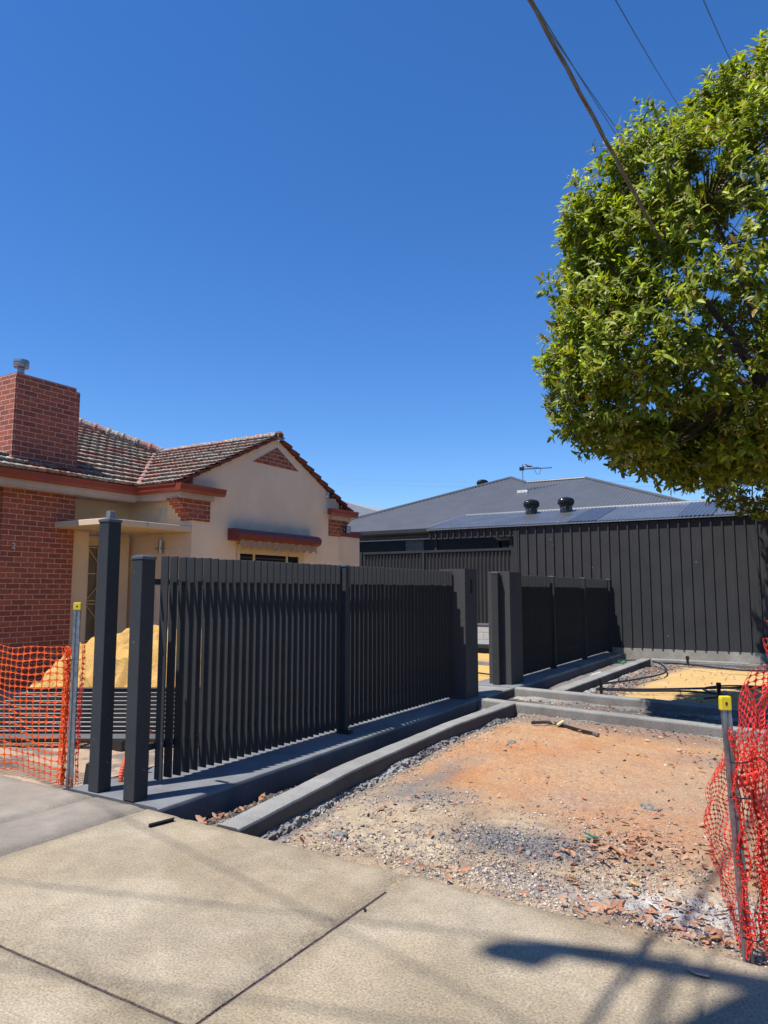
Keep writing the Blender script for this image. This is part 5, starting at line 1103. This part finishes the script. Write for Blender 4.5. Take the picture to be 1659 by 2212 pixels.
tag(scatter('green_strip', np.array([(-1.52, 5.26, -.10), (-1.47, 5.2, -.10), (-1.44, 5.15, -.1)]), LV, LF, np.array([.12, .1, .08]), np.array([-.6, -.5, 2.4]), .1, 'green_hose'), 'scrap of green plastic lying among the dead leaves', 'scrap')

# ================================================================== LITTER
def vz(x, y): return verge_z(np.asarray(x, float), np.asarray(y, float))
def cl(x, y, sx, sy, n): return np.stack([rng.normal(x, sx, n), rng.normal(y, sy, n)], 1)
def clean(P, lo=.0): # keep on the dirt, off the kerbs
    l, r = K1(P[:, 1]); d = P[:, 1] - FOOT(P[:, 0]); ok = (d > .012) & (P[:, 0] > r + .02) & ((P[:, 1] < K2Y(P[:, 0]) - .12) | ((P[:, 1] > K2Y(P[:, 0]) + .12) & (P[:, 1] < K3Y(P[:, 0]) - .12))); return P[ok]
# curled dead leaves
DLV = np.array([(0, 0, 0.0), (.28, .20, .10), (.30, 0, -.02), (.28, -.20, .11), (.68, .17, .14), (.70, 0, .02), (.68, -.17, .09), (1, .03, .10)])
Pn = clean(np.concatenate([cl(-1.26, 5.35, .16, .3, 90), cl(-1.25, 5.0, .14, .16, 60), cl(-.99, 5.24, .25, .3, 50), cl(-1.68, 9.35, .5, .16, 80), cl(-1.0, 8.1, .3, .35, 90), cl(-.8, 4.0, .28, .14, 95), cl(-.45, 4.05, .2, .2, 80),
    cl(-2.95, 5.15, .3, .25, 18), cl(-2.2, 4.05, .3, .15, 22), cl(-3.3, 4.4, .15, .3, 16), cl(-2.2, 6.5, 1.1, 1.3, 60), cl(-1.2, 4.6, .7, .4, 80), cl(-.6, 5.5, .4, .8, 60), cl(-2.0, 10.9, 1.2, .3, 120), cl(.2, 4.6, .5, .6, 80)]))
z = vz(Pn[:, 0], Pn[:, 1]); P3 = np.stack([Pn[:, 0], Pn[:, 1], z + .008 + .02 * rng.random(len(z))], 1)
tag(scatter('leaf_litter', P3, DLV, LF, rng.uniform(.03, .078, len(P3)), rng.uniform(0, 6.3, len(P3)), .35, 'dead'), 'scattered curled brown dead leaves over the verge', 'leaf litter', kind='stuff')
Pt = np.concatenate([cl(-4.05, 4.2, .08, .25, 40), cl(-4.15, 6, .1, 1.5, 40)]); Pt = Pt[(Pt[:, 0] < -3.95) & (Pt[:, 0] > -4.28) & (Pt[:, 1] > 3.95)]
tag(scatter('leaf_litter', np.stack([Pt[:, 0], Pt[:, 1], vz(Pt[:, 0], Pt[:, 1]) + .02], 1), DLV, LF, rng.uniform(.05, .1, len(Pt)), rng.uniform(0, 6.3, len(Pt)), .4, 'dead'), 'brown dead leaves lying in the trench beside the fence plinth', 'leaf litter', kind='stuff')
A = np.concatenate([np.stack([rng.normal(-3.25, .2, 260), rng.uniform(11.9, 17.7, 260)], 1), np.stack([rng.uniform(-3.3, 1, 160), rng.normal(17.75, .12, 160)], 1), np.stack([rng.uniform(-3.4, 1.5, 150), rng.uniform(12, 17.8, 150)], 1)]); A = A[(A[:, 0] > -3.52) & (A[:, 1] < 17.98) & (A[:, 1] > 11.85)]
tag(scatter('mulch', np.stack([A[:, 0], A[:, 1], bed_z(A[:, 0], A[:, 1]) + .02], 1), DLV, LF, rng.uniform(.04, .1, len(A)), rng.uniform(0, 6.3, len(A)), .4, 'dead'), 'brown leaf mulch along the edges of the yellow sand bed', 'mulch', kind='stuff')
A = np.stack([rng.normal(-3.25, .16, 900), rng.uniform(11.9, 17.8, 900)], 1); A = A[A[:, 0] > -3.5]; S = rng.uniform(.008, .022, len(A))
tag(scatter('rubble', np.stack([A[:, 0], A[:, 1], bed_z(A[:, 0], A[:, 1]) + S * .3], 1), ICO_V[None] * (1 + .42 * rng.normal(0, 1, (len(A), 12, 1))), ICO_F, S, rng.uniform(0, 6.3, len(A)), .4, 'clod'), 'dark rubble along the left kerb of the sand bed', 'rubble', kind='stuff')
# pebbles: beige gravel near the path, few in the orange soil
A = np.stack([rng.uniform(-4.2, .8, 120000), rng.uniform(3.7, 11.6, 120000)], 1); den = .025 + 1.0 * ss(6.3, 4.6, A[:, 1]) * ss(.35, .6, fbm(A[:, 0] * 3, A[:, 1] * 3, 3, 201)) + .3 * ss(-3.2, -3.6, A[:, 0])
A = A[rng.random(len(A)) < den]; l, r = K1(A[:, 1]); ok = (A[:, 1] > FOOT(A[:, 0]) + .006) & ((A[:, 0] > r + .01) | (rng.random(len(A)) < .25) & ((A[:, 0] < l - .01) & (A[:, 0] > PL_R(A[:, 1]) + .01))) & (abs(A[:, 1] - K2Y(A[:, 0])) > .1) & (A[:, 1] < K3Y(A[:, 0]) - .1); A = A[ok]
S = np.clip(rng.lognormal(math.log(.005), .45, len(A)), .0025, .016); pv_ = ICO_V[None] * (1 + .25 * rng.normal(0, 1, (len(A), 12, 1))) * np.stack([rng.uniform(.8, 1.3, len(A)), rng.uniform(.7, 1.1, len(A)), rng.uniform(.45, .8, len(A))], 1)[:, None]
tag(scatter('gravel', np.stack([A[:, 0], A[:, 1], vz(A[:, 0], A[:, 1]) + S * .3], 1), pv_, ICO_F, S, rng.uniform(0, 6.3, len(A)), .3, 'pebble'), 'loose beige and grey gravel on the dirt verge', 'gravel', kind='stuff')
# grey concrete crumbs
A = clean(np.concatenate([cl(-1.95, 4.86, .2, .14, 700), cl(-1.62, 4.93, .16, .13, 300), cl(-2.85, 5.55, .2, .2, 200), cl(-3.0, 4.4, .15, .15, 120), np.stack([rng.normal(-3.45, .12, 900) - .065 * np.linspace(0, 5.8, 900), np.linspace(4, 9.8, 900)], 1), cl(-2, 9.6, 1.4, .12, 500), cl(-1.2, 6.17, .06, .06, 40), cl(-3.1, 7.9, .1, .1, 20)]))
S = np.clip(rng.lognormal(math.log(.0062), .5, len(A)), .003, .02); pv_ = ICO_V[None] * (1 + .42 * rng.normal(0, 1, (len(A), 12, 1))) * np.array([1.1, .8, .6])
tag(scatter('concrete_crumbs', np.stack([A[:, 0], A[:, 1], vz(A[:, 0], A[:, 1]) + S * .25], 1), pv_, ICO_F, S, rng.uniform(0, 6.3, len(A)), .4, 'clod'), 'dark grey concrete crumbs spread over the verge', 'rubble', kind='stuff')
# dried purple petals
A = clean(np.concatenate([cl(-1.3, 4.5, .8, .35, 1100), cl(-.6, 4.0, .3, .15, 500), cl(-2.0, 4.6, .5, .3, 400), cl(-1.5, 5.0, .4, .3, 300), cl(-.1, 4.2, .4, .3, 400)]))
tag(scatter('petals', np.stack([A[:, 0], A[:, 1], vz(A[:, 0], A[:, 1]) + .006], 1), DLV, LF, rng.uniform(.010, .024, len(A)), rng.uniform(0, 6.3, len(A)), .6, 'petal'), 'dried dark purple petals over the verge beside the footpath', 'petals', kind='stuff')
# debris caught in the joints
A = np.concatenate([np.stack([np.full(260, -2.094) + rng.normal(0, .007, 260), rng.uniform(2.1, 3.72, 260)], 1), np.stack([rng.uniform(-4.3, -2.1, 200), np.full(200, 2.084) + rng.normal(0, .006, 200)], 1)])
tag(scatter('joint_debris', np.stack([A[:, 0], A[:, 1], np.full(len(A), -.021)], 1), DLV, LF, rng.uniform(.006, .014, len(A)), rng.uniform(0, 6.3, len(A)), .15, 'petal'), 'dark dried petals caught in the footpath joints', 'debris', kind='stuff')
# joint filler
st(MB().box(-13, 3.6, -.9, 3.6, -.31, -.024).out('joint_soil', 'soil_dark', None))
# single things worth a name
def rock(name, x, y, z, s, label, seed, m='slop'):
    bmm = bmesh.new(); bmesh.ops.create_icosphere(bmm, subdivisions=3, radius=1.0)
    for v in bmm.verts: k = 1 + .5 * mn.noise(v.co * 1.3 + Vector((seed, 0, 0))) + .22 * mn.noise(v.co * 4 + Vector((0, seed, 0))); v.co = Vector((v.co.x * s, v.co.y * s * .8, v.co.z * s * .5)) * k
    me = bpy.data.meshes.new(name); bmm.to_mesh(me); bmm.free(); me.materials.append(M[m]); o = bpy.data.objects.new(name, me); SC.collection.objects.link(o); o.location = (x, y, z); tag(o, label, 'concrete lump', 'lumps of concrete'); return o
for i, (x, y, s, l) in enumerate(((-2.96, 4.33, .055, 'dark lump of concrete in the pale gravel near the kerb end'), (-1.26, 6.17, .05, 'flat grey lump of concrete on the orange dirt'), (-3.28, 4.12, .05, 'lump of concrete at the foot of the long kerb near the footpath'),
        (-3.08, 7.95, .045, 'small lump of concrete near the far end of the long kerb'), (-1.2, 4.0, .022, 'small pale stone beside the footpath edge'))):
    rock('concrete_lump', x, y, float(vz(x, y)) + s * .2, s, l, i * 3.1)
def oneleaf(x, y, z, L, a, label, m, curl=1.0):
    n = 12; vs = []
    for i in range(n + 1):
        t = i / n; w_ = .26 * math.sin(math.pi * min(1, t * .93 + .05)) ** .8 * (1 + .12 * (i % 2)); vs += [(t, w_, .13 * curl * w_ * 4 * (.4 + t) * .5 + .06 * t * t), (t, 0, .10 * t * t * curl), (t, -w_, .10 * curl * w_ * 4 * .5 + .05 * t)]
    vs = [(x + L * (p[0] * math.cos(a) - p[1] * math.sin(a)), y + L * (p[0] * math.sin(a) + p[1] * math.cos(a)), z + L * p[2]) for p in vs]
    o = MB().add(vs, [(3 * i + j, 3 * i + j + 1, 3 * i + j + 4, 3 * i + j + 3) for i in range(n) for j in range(2)]).out('dead_leaf', m, None, smooth=True); s = o.modifiers.new('thickness', 'SOLIDIFY'); s.thickness = .0012
    return tag(o, label, 'leaf', 'large dead leaves')
A = np.stack([rng.uniform(-4.42, -3.9, 1500), rng.uniform(3.95, 9.9, 1500)], 1); l, r = K1(A[:, 1]); A = A[(A[:, 0] < l - .02) & (A[:, 0] > PL_R(A[:, 1]) + .015)]; S = rng.uniform(.006, .022, len(A))
M['clod_dark'] = island('shade_toned_soil_crumb', [(.07, .06, .05), (.12, .10, .085), (.05, .045, .04), (.17, .14, .11)], .95)  # dark tones continue the shade painted into the trench soil
tag(scatter('soil_crumbs', np.stack([A[:, 0], A[:, 1], vz(A[:, 0], A[:, 1]) + S * .2], 1), ICO_V[None] * (1 + .42 * rng.normal(0, 1, (len(A), 12, 1))), ICO_F, S, rng.uniform(0, 6.3, len(A)), .4, 'clod_dark'), 'soil crumbs toned dark for shade in the trench between plinth and kerb', 'soil', kind='stuff')
M['leaf_pale'] = mat('pale_dry_leaf', (.5, .36, .26), .75, var=.15, scale=30); M['leaf_brown'] = mat('brown_dry_leaf', (.36, .17, .09), .7, var=.25, scale=25); M['leaf_yel'] = mat('yellow_dry_leaf', (.6, .36, .13), .7, var=.2, scale=25)
oneleaf(-.565, 3.44, .004, .095, -.35, 'pale dry leaf lying alone on the footpath at the lower right', 'leaf_pale')
for i, (x, y, L, a, mm_, l) in enumerate(((-.53, 3.93, .11, 1.3, 'leaf_brown', 'large brown leaf standing up against the foot of the leaning stake'), (-1.12, 3.93, .10, .6, 'leaf_pale', 'large pink brown leaf at the footpath edge'), (-1.0, 4.55, .07, 2.4, 'leaf_yel', 'yellow leaf lying on the white powder'),
        (-1.9, 3.98, .06, .9, 'leaf_brown', 'dark curled leaf near the footpath edge in the middle'), (-.75, 4.45, .10, 2.9, 'leaf_pale', 'long pinkish leaf on the white powder left of the stake'), (-3.05, 4.95, .08, 1.0, 'leaf_brown', 'brown leaf on the pale gravel near the kerb'))):
    oneleaf(x, y, float(vz(x, y)) + .012, L, a, l, mm_)
tag(MB().tube([(-2.06, 3.235, .006), (-2.045, 3.215, .006), (-2.04, 3.2, .012)], .006, 6).out('screw', 'black_metal', None), 'tiny dark screw on the footpath right of the joint', 'screw')
